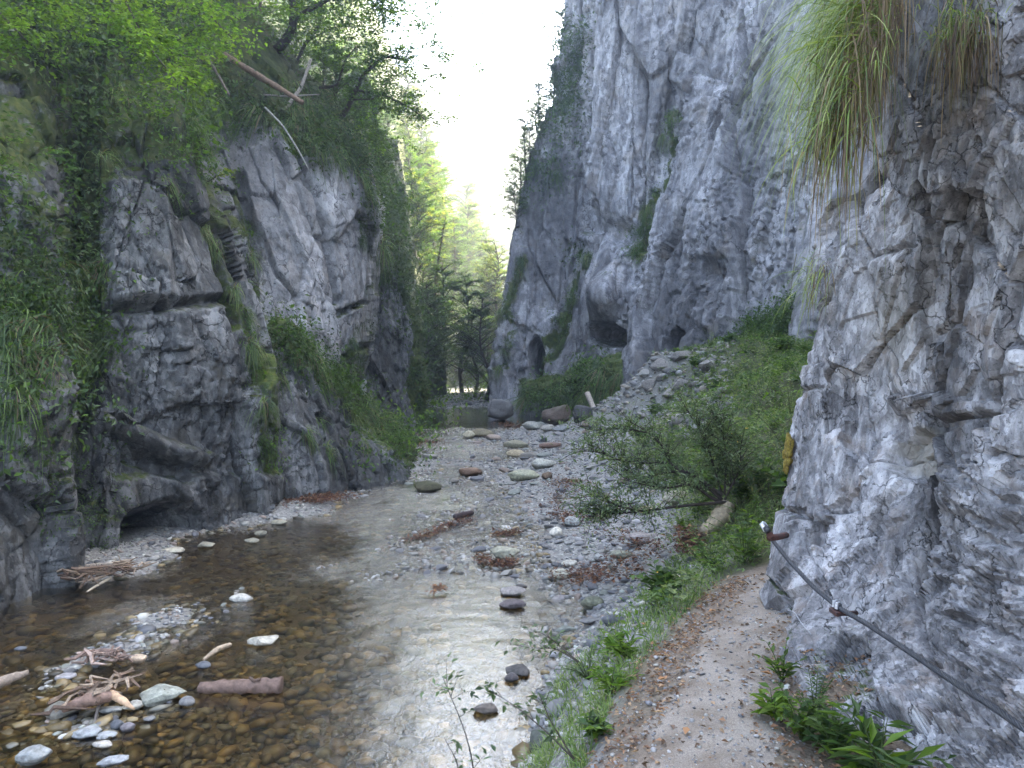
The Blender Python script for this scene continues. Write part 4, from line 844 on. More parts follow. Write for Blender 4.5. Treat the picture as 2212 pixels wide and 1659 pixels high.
log([P(1268, 848, 27.5), P(1284, 885, 27.2), pa + np.array([0, 0, -.1])], [.1, .13, .15], 'bare pale log leaning upright against the mossy ledge', (.36, .3, .25), n=14, rough=.08)
log([P(1236, 931, 26.5), P(1262, 936, 26)], [.06, .05], 'short dark log lying left of the leaning log', (.1, .07, .06))
log([on_ground(1166, 968) + [0, 0, .06], on_ground(1212, 966) + [0, 0, .08]], [.07, .09, .05], 'stubby red brown log lying on the far shingle', (.2, .13, .1))
log([W0(982, 1117, .05), W0(1000, 1112, .06), W0(1020, 1108, .06)], [.05, .05, .045], 'short black log in the riffle above the drift dam', (.05, .035, .035))
log([on_ground(940, 932) + [0, 0, .1], on_ground(985, 920) + [0, 0, .15], on_ground(900, 945) + [0, 0, .1]][::1], [.05, .06, .03], 'grey log among the drift at the left edge of the far riffle', (.25, .19, .15))
# crooked root trunk at the foot of the willow
log([P(1572, 1088, 8.15), P(1562, 1110, 8.1), P(1548, 1128, 7.95), P(1518, 1150, 7.8)], [.085, .1, .085, .06], 'thick crooked pale trunk base below the willow', (.26, .21, .14), name='trunk', cat='log', k=12)

# drifted leaves: heaps
def leaf_heap(pts, n, spread, label, name='leaf_debris', cols=((.17, .075, .04), (.12, .05, .035), (.22, .12, .07), (.08, .04, .03)), size=.055, dz=.03, hgt=0.05, kind=None):
    P0 = np.array(pts, float); u = rng.uniform(0, 1, n) * (len(P0) - 1); i = np.minimum(u.astype(int), len(P0) - 2); f_ = (u - i)[:, None]
    o = P0[i] * (1 - f_) + P0[i + 1] * f_ + rng.normal(0, 1, (n, 3)) * np.array([spread, spread * .8, 0]); r_ = rng.uniform(0, 1, n) ** 2 * hgt
    o[:, 2] += dz + r_; L = size * rng.uniform(.5, 1.3, n)
    v, f = leafmesh(o, jit(n) * [1, 1, .35], np.array([0, 0, 1.0]) + jit(n, .5), L, L * rng.uniform(.3, .6, n), .25, .1)
    K = Join(); K.add(v, f, rep(palette(n, *cols), 4)); m = n // 7
    for a in rng.integers(0, n, m): d_ = unit(rng.normal(0, 1, 3) * [1, 1, .2]); K.tube([o[a] - d_ * size, o[a] + d_ * size * 1.2], [.004, .003], (.1, .06, .045), 3)
    t = K.build(name, MATS['dead'], smooth=False); return tag(t, label, 'leaf debris', kind=kind)
leaf_heap([W0(880, 1172), W0(930, 1160), W0(965, 1140), W0(1020, 1130)], 420, .055, 'long red brown dam of drifted leaves and twigs across the riffle', hgt=.09)
leaf_heap([W0(1036, 1210), W0(1050, 1222), W0(1085, 1230), W0(1115, 1215)], 380, .05, 'ring of drifted leaves around the foot of the blocky pale stone', hgt=.09)
leaf_heap([W0(1070, 1160), W0(1120, 1155)], 200, .06, 'small brown clump of drifted leaves above the blocky pale stone', hgt=.08)
leaf_heap([on_ground(940, 930), on_ground(1000, 918)], 420, .2, 'brown mat of drift at the left edge of the far riffle', size=.1, hgt=.2)
leaf_heap([on_ground(1060, 925), on_ground(1130, 925)], 420, .18, 'tangle of dry brush where the bar meets the far pool', size=.12, hgt=.2)
leaf_heap([on_ground(905, 965), on_ground(950, 960)], 300, .2, 'dark drift of twigs beside the bushes at the cliff foot', size=.09, hgt=.16)
leaf_heap([W0(960, 1278, .02), W0(935, 1282, .02)], 70, .03, 'orange scrap of bark and leaves on a stone in the riffle', cols=((.3, .16, .08), (.2, .1, .06)))
leaf_heap([W0(620, 1085, .13), W0(680, 1083, .13), W0(735, 1072, .08)], 900, .2, 'rust coloured carpet of fallen leaves on the left shore', size=.07, hgt=.03, kind='stuff')
leaf_heap([on_ground(1340, 1150), on_ground(1440, 1190), on_ground(1300, 1240), on_ground(1240, 1255), on_ground(1400, 1240)], 1500, .22, 'brown fallen leaves strewn over the near shingle bar', size=.05, hgt=.02, name='leaf_litter', kind='stuff')
leaf_heap([on_ground(1200, 1050), on_ground(1250, 1040), on_ground(1200, 1110), on_ground(1300, 1130)], 900, .25, 'brown fallen leaves strewn over the middle of the shingle bar', size=.06, hgt=.02, name='leaf_litter', kind='stuff')
# litter on the path
n = 4300; t_ = rng.uniform(0, 1, n) ** .8; i = (t_ * (seg - 1)).astype(int); sd = np.where(rng.uniform(0, 1, n) < .4, rng.normal(-.4, .12, n), np.where(rng.uniform(0, 1, n) < .9, rng.normal(.55, .22, n), rng.uniform(-.34, .34, n)))
lx_ = pcx[i] + nx[i] * sd; ly_ = pcy[i] + ny[i] * sd; o = np.stack([lx_, ly_, tz(lx_, ly_) + .018 + .006 * rng.uniform(0, 1, n)], -1); L = rng.uniform(.014, .042, n)
v, f = leafmesh(o, jit(n) * [1, 1, .12], np.array([0, 0, 1.0]) + jit(n, .3), L, L * rng.uniform(.4, .65, n), .3, .15)
K = Join(); K.add(v, f, rep(palette(n, (.2, .105, .06), (.27, .15, .085), (.14, .08, .05), (.33, .22, .14), (.1, .065, .045), (.16, .1, .07)), 4))
tag(K.build('leaf_litter', MATS['dead'], smooth=False), 'orange brown fallen leaves scattered along the edges of the dirt path', 'leaf litter', kind='stuff')
n = 2600; i = rng.integers(0, seg, n); sd = rng.uniform(-.5, .5, n); lx_ = pcx[i] + nx[i] * sd; ly_ = pcy[i] + ny[i] * sd; s_ = np.exp(rng.normal(math.log(.006), .45, n)).clip(.003, .022)
tag(stone_scatter('grit', np.stack([lx_, ly_, tz(lx_, ly_) + .012 + s_ * .1], -1), np.stack([s_, s_ * .8, s_ * .5], -1), palette(n, *GREYS[:4]), 1, MATS['pebble']), 'loose grit and tiny stones on the dirt path', 'grit', kind='stuff')
for k_, (U_, V_, a_) in enumerate([(1418, 1480, .3), (1480, 1600, 1.2), (1395, 1360, 2.0), (1640, 1540, .8), (1530, 1330, .4), (1670, 1470, 2.6)]):
    p = on_ground(U_, V_, 2.5); v, f = leafmesh(np.zeros((1, 3)), np.array([[math.cos(a_), math.sin(a_), .15]]), np.array([[.1, .1, 1.0]]), .07, .035, .3, .1)
    o = mk('fallen_leaf', v, f, MATS['dead'], col=np.tile([[.33, .17, .08]], (4, 1))); o.location = p + [0, 0, .025]
    tag(o, ['big curled brown leaf near the mossy left edge of the path', 'lone tan leaf low on the bare middle of the path', 'brown leaf on the left path edge where it starts to bend', 'tan leaf by the ferny plants at the foot of the near rock wall', 'small orange leaf in the middle of the path further up', 'brown leaf resting against the base of the near rock wall'][k_], 'leaf')

# ------------------------------------------------------------------ steel cable along the rock wall
def wall_d(U, V, off=.1, r=18):
    pu, pv, pd = near['P']; m = (np.hypot(pu - U, pv - V) < r) & (pd > .8)
    return (float(pd[m].min()) if m.any() else 3.0) - off
CP = [(1656, 1142, 5.35), (1668, 1166, 5.25), (1705, 1212), (1755, 1266), (1808, 1310), (1880, 1352), (1960, 1405), (2050, 1466), (2140, 1524), (2225, 1582), (2420, 1720)]
dd = [c_[2] if len(c_) > 2 else wall_d(c_[0], c_[1]) for c_ in CP]
for i in range(len(dd) - 2, -1, -1): pass
us = np.array([c_[0] for c_ in CP], float); lin = np.interp(us, [us[0], us[4], us[-2], us[-1]], [dd[0], min(dd[4], 4.6), dd[-2], dd[-1]]); dd = np.minimum(np.array(dd), lin)
for _ in range(2): dd[1:-1] = np.minimum(dd[1:-1], (dd[:-2] + dd[2:]) / 2 + .02)
cpts = smooth_poly(np.array([P(c_[0], c_[1], d) for c_, d in zip(CP, dd)]), 420)
cu, cv, cd_ = project(cpts); lim = np.array([wall_d(a, b, .035, 12) if a < 2500 else 9 for a, b in zip(cu, cv)]); nd = np.minimum(cd_, lim)
nd = np.array([nd[max(0, i - 14):i + 15].min() - .01 for i in range(len(nd))])
for _ in range(60): nd[1:-1] = (nd[:-2] + nd[2:]) / 2
cpts = np.array([P(a, b, d) for a, b, d in zip(cu, cv, nd)])
def strand_rope(pts, r, lay=.16):
    pts = np.asarray(pts); T = unit(np.gradient(pts, axis=0)); A = unit(np.cross(T, [0, 0, 1.0])); Bv = np.cross(T, A); s = np.concatenate([[0], np.cumsum(np.linalg.norm(np.diff(pts, axis=0), axis=1))]); J = Join()
    for k in range(6):
        th = 2 * math.pi * k / 6 + s / lay * 2 * math.pi; J.tube(pts + (A * np.cos(th)[:, None] + Bv * np.sin(th)[:, None]) * r * .62, r * .4, (.045, .047, .055), 5)
    J.tube(pts, r * .55, (.1, .1, .1), 5); return J
g = NG('galvanised_steel'); cc = g.attr('Col', 'Color'); tc = g.n('ShaderNodeTexCoord').outputs['Object']
steel = g.done(g.principled(g.mix(1.0, cc, g.ramp(g.noise(tc, 40, 4), (.3, .6), (.7, 1.3)), 'MULTIPLY'), .5, None, .5, .35))
g = NG('rusty_iron'); tc = g.n('ShaderNodeTexCoord').outputs['Object']
rust = g.done(g.principled(g.mix(g.ramp(g.noise(tc, 30, 5), (.35, 0), (.65, 1)), (.09, .035, .025), (.05, .04, .04)), .8, g.bump(g.noise(tc, 90, 4), .5, .004)))
cb = strand_rope(cpts, .014).build('steel_cable', steel); tag(cb, 'twisted grey steel hand cable running down along the near rock wall', 'cable')
def anchor(i, label, inward):
    c0 = cpts[i]; T = unit(cpts[min(i + 3, len(cpts) - 1)] - cpts[max(i - 3, 0)]); inn = unit(np.array(inward, float)); up = unit(np.cross(T, inn)); up = up if up[2] > 0 else -up
    t = empty('cable_anchor', c0, label, 'cable anchor')
    def box(name, c_, ax, ay, az, mat, col=(.1, .1, .1)):
        v = np.array([[x, y, z] for x in (-1, 1) for y in (-1, 1) for z in (-1, 1)], float); bm = bmesh.new(); vs = [bm.verts.new(c_ + ax * a + ay * b_ + az * e_) for a, b_, e_ in v]
        bmesh.ops.convex_hull(bm, input=vs); bmesh.ops.bevel(bm, geom=bm.edges[:], offset=.003, segments=1, affect='EDGES'); me = bpy.data.meshes.new(name); bm.to_mesh(me); bm.free()
        a = me.attributes.new('Col', 'FLOAT_COLOR', 'POINT'); a.data.foreach_set('color', np.tile([*col, 1], len(me.vertices)).astype(np.float32)); me.materials.append(mat); return ob(name, me, t)
    box('plate', -up * .028, T * .045, inn * .035, up * .012, rust); box('clamp', up * .006, T * .022, inn * .02, up * .016, steel, (.16, .16, .17))
    J = Join(); J.tube([-up * .035 - inn * .02, inn * .07 - up * .045, inn * .15 - up * .05], [.014, .014, .014], (.1, .05, .04), 8); J.build('rod', rust, t)
    for s_ in (-1, 1):
        J = Join(); a = np.linspace(0, math.pi, 9); J.tube([T * .016 * s_ + inn * .019 * math.cos(q) + up * (.012 + .019 * math.sin(q)) for q in a], .0042, (.6, .6, .62), 6); J.build('u_bolt', steel, t)
        J = Join(); J.tube([T * .016 * s_ - inn * .02 - up * .005, T * .016 * s_ - inn * .02 + up * .03], [.0085, .0085], (.65, .65, .68), 6); J.build('nut', steel, t, smooth=False)
    return t
ca_i = int(np.argmin(np.hypot(project(cpts)[0] - 1808, project(cpts)[1] - 1312)))
anchor(2, 'upper cable anchor on the outer edge of the near rock wall above the path', (1, 1.2, -.05)); anchor(ca_i, 'lower cable anchor with shiny clamp before a dark crack in the rock wall', (1, .45, -.05))
wpts = [P(U, V, wall_d(U, V, .03)) for U, V in ((1702, 1318), (1716, 1322), (1730, 1345), (1752, 1370))]
J = Join(); J.tube(smooth_poly(wpts, 14), .0035, (.35, .35, .36), 5); tag(J.build('wire', steel), 'thin loose wire end hanging on the rock left of the lower cable anchor', 'wire')

# ------------------------------------------------------------------ grasses and plants
def grass_patch(name, Rt, D, L, W, droop, cols, label, cat, kind=None, tipc=None, seg=4, group=None, mat='grass'):
    v, f = blades(Rt, D, L, W, droop, seg); n = len(Rt); c_ = rep(palette(n, *cols), (seg + 1) * 2)
    o = mk(name, v, f, MATS[mat], col=c_, smooth=False); return tag(o, label, cat, group, kind)
GR = ((.12, .19, .05), (.16, .22, .07), (.09, .15, .035), (.2, .24, .09)); DRY = ((.19, .13, .085), (.12, .08, .055), (.25, .18, .11), (.14, .13, .05)); GY = ((.2, .25, .05), (.28, .32, .1), (.14, .2, .045), (.1, .15, .04))
# the great hanging tuft
def tuft(name, roots, nout, nin, label, L, dirs, cat='grass'):
    t = empty(name, roots[0], label, cat, None); r0 = np.array(roots, float)
    def pts(n, s=.06): u = rng.uniform(0, 1, n) * (len(r0) - 1); i = np.minimum(u.astype(int), len(r0) - 2); f_ = (u - i)[:, None]; return r0[i] * (1 - f_) + r0[i + 1] * f_ + jit(n, s) - r0[0]
    v, f = blades(pts(nout), np.array(dirs[0]) + jit(nout, .42), L[0] * rng.uniform(.2, 1.15, nout), .005, rng.uniform(.45, 1.0, nout), 6); mk('green_blades', v, f, MATS['grass'], col=rep(palette(nout, *GY), 14), parent=t, smooth=False)
    v, f = blades(pts(nin), np.array(dirs[1]) + jit(nin, .35), L[1] * rng.uniform(.5, 1.1, nin), .006, rng.uniform(.75, 1.3, nin), 6); mk('dry_blades', v, f, MATS['grass'], col=rep(palette(nin, *DRY), 14), parent=t, smooth=False)
    return t
def wp(U, V, off=.05): return P(U, V, wall_d(U, V, off, 30))
tuft('hanging_grass', [wp(1925, -140), wp(1880, -60), wp(1905, 0), wp(1850, 60), wp(1880, 110)], 2100, 1000, 'huge yellow green tussock of grass hanging over the edge of the near rock wall', (.64, .36), ((-1.1, -.15, .0), (-.3, -.1, -.8)))
tuft('hanging_grass', [wp(1850, 120), wp(1815, 220), wp(1795, 290)], 260, 220, 'thinner fringe of grass below the huge tussock, hanging beside the rock edge', (.3, .26), ((-.7, -.2, -.1), (-.2, -.1, -.9)))
tuft('hanging_grass', [wp(2090, 50), wp(2070, 70)], 240, 220, 'small grass tuft with a brown beard of dead blades in the vertical crack', (.2, .25), ((-.7, -.5, .45), (-.35, -.25, -.9)))
tuft('hanging_grass', [wp(2030, -60), wp(2060, -70), wp(2120, -60)], 160, 20, 'loose green grass at the top edge of the near rock wall', (.24, .2), ((-.4, -.6, .5), (-.3, -.3, -.8)))
tuft('hanging_grass', [wp(1760, 560), wp(1755, 640)], 120, 30, 'wisps of grass low on the outer edge of the near rock wall', (.25, .2), ((-.7, -.1, -.3), (-.2, -.1, -.9)))
# small ferns and bits low on the near wall and orange moss cushion
MJ = Join(); m0, _ = surf(near, 1700, 978)
for U_, V_ in ((1702, 950), (1698, 965), (1704, 975), (1694, 985), (1700, 996), (1706, 962), (1692, 1004)):
    ps, _ = surf(near, U_, V_, 5); ps = ps + [-.02, -.05, 0]; v, f = stone_shape(int(V_), 0, 3, .5); MJ.add(v * [.03, .03, .035 + .02 * (V_ % 3)] * (1 + .25 * fbm(v * 6, 3, V_))[:, None] + ps - m0, f, (.2, .15, .03))
o = MJ.build('moss_cushion', vcol_mat('orange_moss', .95, 70, .8, 1.0, .01)); o.location = m0; tag(o, 'ochre yellow moss patch on the outer edge of the near rock wall', 'moss')
# grass along both sides of the path
def strip_grass(n, U0, U1, V0, V1, L, name, label, cols=GR, cond=None, W=.007):
    Us = rng.uniform(0, 1, n * 3); Vs = rng.uniform(0, 1, n * 3); V = V0 + (V1 - V0) * Vs; U = np.interp(V, *U0) + (np.interp(V, *U1) - np.interp(V, *U0)) * Us
    q = np.array([PZ(a, b, .6) for a, b in zip(U, V)]); x, y = q[:, 0], q[:, 1]
    for _ in range(3):
        z = tz(x, y); kx, kz = ray(U, V); y = (z - CAM[2]) / kz; x = kx * y
    z = tz(x, y); m = (path_mask(x, y) < .25) & (z > .1) & (y > 2); m &= (fbm(np.stack([x, y, z], -1) * 3.5, 2, 33) > -.28) if cond is None else cond(x, y, z); x, y, z = x[m][:n], y[m][:n], z[m][:n]; k = len(x)
    return grass_patch(name, np.stack([x, y, z], -1), np.array([-.15, 0, 1.0]) + jit(k, .45), L * rng.uniform(.4, 1.2, k), W * (y / 5).clip(.8, 3), rng.uniform(.15, .8, k), cols, label, 'grass', 'stuff')
strip_grass(3800, ([1130, 1250, 1400, 1500, 1700], [1500, 1420, 1260, 1180, 1110]), ([1130, 1250, 1400, 1500, 1700], [1690, 1580, 1440, 1330, 1290]), 1150, 1690, .17, 'grass', 'fresh green grass fringing the stream side of the path', GR)
strip_grass(1200, ([1300, 1480, 1700], [1640, 1660, 1700]), ([1300, 1480, 1700], [1700, 1760, 1960]), 1300, 1720, .09, 'short_grass', 'sparse short grass where the path meets the near rock wall', GR)
def area_pts(n, y0, y1, x0, x1, pw, cond):
    x, y = sample_area(n * 6, y0, y1, x0, x1, pw); z = tz(x, y); m = cond(x, y, z); return np.stack([x[m][:n], y[m][:n], z[m][:n]], -1)
xr_ = lambda y: np.interp(y, XR[:, 0], XR[:, 1])
cond_slope = lambda x, y, z: (sstep(.35, .8, z) * (1 - .9 * sstep(15, 18, y) * sstep(.24, .18, x / y)) > rng.uniform(0, 1, len(x))) & (x < xr_(y) + 1.2) & (path_mask(x, y) < .05) & (fbm(np.stack([x, y, z], -1) * .9, 3, 44) > -.6)
q = area_pts(13000, 5.6, 26, .8, 11, 1.3, cond_slope); k = len(q)
grass_patch('grass', q, np.array([0, 0, 1.0]) + jit(k, .4), .3 * rng.uniform(.4, 1.4, k), .007 * (q[:, 1] / 6).clip(1, 3), rng.uniform(.2, .8, k), GR + GR + ((.2, .22, .1), (.24, .24, .13)) + MIDG[:1], 'rough green meadow grass covering the slope behind the willow', 'grass', 'stuff', seg=3)
q = area_pts(5200, 5.6, 26, .8, 11, 1.3, cond_slope); k = len(q); m_ = 9
B0 = rep(q, m_) + rng.normal(0, .09, (k * m_, 3)) * [1, 1, .5] + [0, 0, .1]; L = .05 * rng.uniform(.5, 1.5, k * m_) * (B0[:, 1] / 9).clip(.8, 1.8)
v, f = leafmesh(B0, jit(k * m_) * [1, 1, .4], [0, 0, 1.0] + jit(k * m_, .4), L, L * .6); K = Join(); K.add(v, f, rep(rep(palette(k, *(LIME[:1] + MIDG + ((.12, .15, .07), (.16, .2, .1), (.16, .2, .09), (.2, .23, .11), (.13, .19, .07)))), m_), 4)); tag(K.build('herbs', MATS['leaf'], smooth=False), 'leafy wild herbs growing thickly on the slope behind the willow', 'herbs', kind='stuff')

def plant(name, base, label, cat, nst, hgt, ll, lw, cols, lean=(0, 0, 1), lp=9, spread=.5, group=None, stem=(.06, .08, .03), droop=.2):
    """herb with several leafy stems"""
    t = empty(name, base, label, cat, group); J, K = Join(), Join()
    for s_ in range(nst):
        d = unit(np.array(lean) + rng.normal(0, spread, 3) * [1, 1, .3]); h = hgt * rng.uniform(.6, 1.1); e = d * h; mid = e * .5 + np.array([0, 0, .12 * h]); pl = smooth_poly([[0, 0, 0], mid, e - [0, 0, droop * h * .5]], 8)
        J.tube(pl, np.linspace(.004, .0015, 8), stem, 4); u = np.linspace(.2, 1, lp) * 7; i = np.minimum(u.astype(int), 6); o = pl[i] + (pl[i + 1] - pl[i]) * (u - i)[:, None]; T = unit(pl[i + 1] - pl[i])
        S = unit(np.cross(T, [0, 0, 1.0])) * np.where(np.arange(lp) % 2, 1, -1)[:, None]; D = T * .5 + S + rng.normal(0, .25, (lp, 3)); L = ll * rng.uniform(.7, 1.15, lp) * np.interp(np.linspace(0, 1, lp), [0, .5, 1], [1.1, 1, .6])
        v, f = leafmesh(o, D, [0, 0, 1.0] + jit(lp, .3), L, L * lw); K.add(v, f, rep(palette(lp, *cols), 4))
    J.build('stems', MATS['bark'], t); K.build('leaves', MATS['leaf'], t, smooth=False); return t
gp = lambda U, V, dm=2.2: on_ground(U, V, dm)
plant('leafy_plant', gp(1690, 1475), 'upright leafy weed by the foot of the near rock wall', 'plant', 6, .24, .08, .35, MIDG + LIME)
plant('leafy_plant', gp(1670, 1560), 'pair of broad bright leaves beside fallen leaves on the right of the path', 'plant', 5, .16, .11, .45, LIME)
plant('leafy_plant', gp(1730, 1600), 'spreading leafy plant with toothed leaves in front of the rock undercut', 'plant', 12, .26, .07, .5, MIDG + LIME[:1])
plant('leafy_plant', gp(1800, 1640), 'dense low plant at the bottom edge between path and rock', 'plant', 14, .25, .08, .5, MIDG)
plant('leafy_plant', gp(1900, 1690), 'arching long leaved plant in the dark under the overhanging rock', 'plant', 9, .3, .16, .22, MIDG + LIME[:1], spread=.7)
plant('fern', gp(1760, 1560), 'lacy fern growing from the undercut of the near rock wall', 'fern', 10, .25, .04, .3, MIDG, lp=22, spread=.7)
plant('leafy_plant', gp(1600, 1085, 5), 'big leaved weed right of the willow roots', 'plant', 12, .5, .16, .6, MIDG + LIME[:1])
plant('leafy_plant', gp(1640, 1060, 5), 'tall nettle like plant between the willow and the near rock edge', 'plant', 14, .55, .13, .5, LIME[:1] + MIDG)
plant('fern', gp(1620, 1140, 5), 'arching fern at the corner of path and slope', 'fern', 12, .45, .05, .3, LIME[:1] + MIDG, lp=26, spread=.7)
plant('fern', gp(1590, 1175, 5), 'broad fern low beside the crooked pale trunk base', 'fern', 12, .4, .05, .3, MIDG + LIME[:1], lp=24, spread=.8)
plant('leafy_plant', gp(1480, 1150, 5), 'small bright leafed plant on the shingle edge below the willow', 'plant', 8, .25, .08, .5, LIME)
plant('fern', gp(1430, 1310, 3.5), 'light green fern leaning over the stones beside the path', 'fern', 9, .3, .04, .3, LIME, lp=22, lean=(-.5, -.2, .8), spread=.6)
plant('leafy_plant', gp(1350, 1420, 3.2), 'tuft of broad grass leaves over the pool edge', 'plant', 14, .25, .12, .2, LIME, lean=(-.3, 0, .9), spread=.6)
plant('leafy_plant', gp(1270, 1470, 3), 'grey green weed spreading over the dark stones of the pool edge', 'plant', 12, .3, .06, .35, WILLOW, lean=(-.5, 0, .6), spread=.7)
plant('leafy_plant', gp(1320, 1500, 3), 'strappy leaved plant halfway down the grassy bank', 'plant', 12, .22, .1, .22, LIME, spread=.7)
plant('leafy_plant', gp(1290, 1590, 2.6), 'rounded leafy weed at the bottom of the grassy bank', 'plant', 10, .14, .07, .55, LIME[:1] + MIDG, spread=.7)
for k_, (U_, V_) in enumerate([(1420, 1268), (1438, 1262), (1580, 1018), (1592, 1040), (1600, 1026), (1612, 1012)]):
    p = gp(U_, V_, 3.5); t = empty('yellow_flower', p, 'yellow flower in the grass at the head of the pool bank' if k_ < 2 else 'yellow flower in the weeds right of the willow', 'flower', 'yellow flowers on the bank' if k_ < 2 else 'yellow flowers by the willow'); h_ = .14 if k_ < 2 else .5
    J = Join(); J.tube([[0, 0, 0], [0, 0, h_]], [.002, .002], (.06, .09, .03), 4); J.build('stem', MATS['bark'], t); a = np.arange(8) * math.pi / 4; v, f = leafmesh(np.tile([[0, 0, h_]], (8, 1)), np.stack([np.cos(a), np.sin(a), 0 * a + .3], -1), np.tile([[0, -.5, 1.0]], (8, 1)), .022, .012); mk('petals', v, f, MATS['leaf'], col=np.tile([[.7, .38, .02]], (32, 1)), parent=t, smooth=False)
def copy_plant(src, loc, s_, label, group, cat=None):
    c_ = src.copy(); COL.objects.link(c_); c_.location = loc; c_.scale = (s_, s_, s_); c_.rotation_euler = (0, 0, rng.uniform(0, 6.28)); c_['label'] = label; c_['group'] = group
    for k_ in list(src.children): d_ = k_.copy(); COL.objects.link(d_); d_.parent = c_
protos_ = [plant('leafy_plant', [0, 0, -50], 'x', 'plant', 10, .6, .11, .45, MIDG + LIME[:1]), plant('leafy_plant', [0, 0, -50], 'x', 'plant', 9, .7, .08, .3, ((.14, .18, .07), (.18, .21, .1))), plant('leafy_plant', [0, 0, -50], 'x', 'plant', 12, .45, .16, .65, MIDG), plant('leafy_plant', [0, 0, -50], 'x', 'plant', 7, .9, .07, .25, ((.2, .2, .1), (.15, .14, .07), (.12, .15, .05)))]
q = area_pts(150, 6.2, 24, 1.2, 11, 1.2, cond_slope)
for i_, p_ in enumerate(q): copy_plant(protos_[i_ % 4], p_, rng.uniform(.6, 1.3), ('bushy green weed standing in the meadow slope', 'pale tall weed standing in the meadow slope', 'broad leaved weed standing in the meadow slope', 'dry stalky weed standing in the meadow slope')[i_ % 4], ('green weeds', 'pale weeds', 'broad leaved weeds', 'stalky weeds')[i_ % 4] + ' on the slope')
for p_ in protos_:
    for k_ in list(p_.children): bpy.data.objects.remove(k_)
    bpy.data.objects.remove(p_)
# saplings in front of the bright pool
def sapling(name, stems, label, ll, cols, ntw, twl, lpt, lw=.42):
    t = empty(name, stems[0][0], label, 'sapling'); J, K = Join(), Join(); b0 = np.array(stems[0][0])
    for s_ in stems: pl = smooth_poly(np.array(s_) - b0, 12); J.tube(pl, np.linspace(.005, .0015, 12), (.07, .06, .05), 5); foliate(J, K, pl, ntw, twl, lpt, ll, lw, cols, .5, .3, .0014, (.07, .06, .05), .3)
    J.build('stems', MATS['bark'], t); K.build('leaves', MATS['leaf'], t, smooth=False); return t
SAP = ((.07, .1, .05), (.09, .13, .06), (.05, .08, .04))
sapling('sapling', [[P(1035, 1760, 3.2), P(1022, 1650, 3.25), P(1005, 1580, 3.3), P(972, 1500, 3.35), P(955, 1460, 3.4)]], 'thin willow sapling rising in front of the pool at the bottom', .045, SAP, 7, .13, 6)
sapling('sapling', [[P(1240, 1640, 3.3), P(1180, 1580, 3.35), P(1120, 1530, 3.4), P(1065, 1495, 3.45)], [P(1240, 1640, 3.3), P(1190, 1560, 3.3), P(1165, 1500, 3.3)]], 'leafy sprig with oval leaves dark against the bright pool', .055, SAP, 6, .1, 5)
sapling('sapling', [[P(1250, 1430, 4.1), P(1200, 1400, 4.2), P(1140, 1400, 4.3)], [P(1250, 1430, 4.1), P(1180, 1370, 4.2)]], 'low grey green sprig reaching over the pool from the bank', .05, WILLOW, 7, .16, 7)
sapling('sapling', [[P(1000, 1700, 3.2), P(985, 1640, 3.2), P(960, 1595, 3.25)]], 'short sprout at the very bottom in front of the pool', .045, SAP, 3, .08, 5)
# the willow shrub
wb = P(1572, 1085, 8.1)
limbs = [[(1572, 1085, 8.1), (1500, 1090, 8.0), (1440, 1097, 7.9), (1376, 1106, 7.8), (1296, 1080, 7.7), (1262, 1058, 7.7)],
         [(1560, 1085, 8.1), (1524, 1070, 8.1), (1500, 1042, 8.1), (1441, 1056, 8.2), (1387, 1046, 8.3), (1340, 1034, 8.3)],
         [(1560, 1080, 8.2), (1491, 1017, 8.3), (1440, 1019, 8.4), (1387, 1036, 8.5), (1330, 1000, 8.6)],
         [(1560, 1070, 8.2), (1497, 1025, 8.4), (1446, 1006, 8.5), (1438, 971, 8.6), (1403, 934, 8.7), (1350, 905, 8.8)],
         [(1441, 1000, 8.5), (1380, 1000, 8.5), (1340, 995, 8.5), (1290, 975, 8.6), (1250, 975, 8.6)],
         [(1560, 1070, 8.3), (1540, 1000, 8.4), (1520, 940, 8.5), (1480, 880, 8.6)], [(1565, 1070, 8.3), (1570, 990, 8.4), (1560, 930, 8.5), (1540, 900, 8.5)],
         [(1376, 1106, 7.8), (1300, 1110, 7.7), (1250, 1108, 7.7)], [(1403, 934, 8.7), (1340, 925, 8.8), (1280, 930, 8.9), (1250, 920, 8.9)], [(1565, 1080, 8.2), (1600, 1010, 8.3), (1600, 960, 8.4)]]
t = empty('willow_shrub', wb, 'wide low willow shrub with thin dark arching branches over the shingle bar', 'shrub'); K = Join()
for i, l_ in enumerate(limbs):
    pl = smooth_poly(np.array([P(*a) for a in l_]) - wb, 16); J = Join(); J.tube(pl, np.linspace(.022 if i < 4 else .014, .004, 16), (.045, .035, .03), 6, .05)
    foliate(J, K, pl, 46 if i not in (5, 6) else 70, .38, 17, .062, .34, WILLOW, .7, .18 if i > 0 else .45, .003, (.045, .035, .03), .35)
    J.build('branch', MATS['bark'], t)
K.build('leaves', MATS['leaf'], t, smooth=False)
p = P(1500, 1185, 7.6); leaf_heap([p, P(1480, 1160, 7.7)], 500, .07, 'rust brown clump of dead roots below the crooked trunk base', size=.06, hgt=.18, dz=-.05)

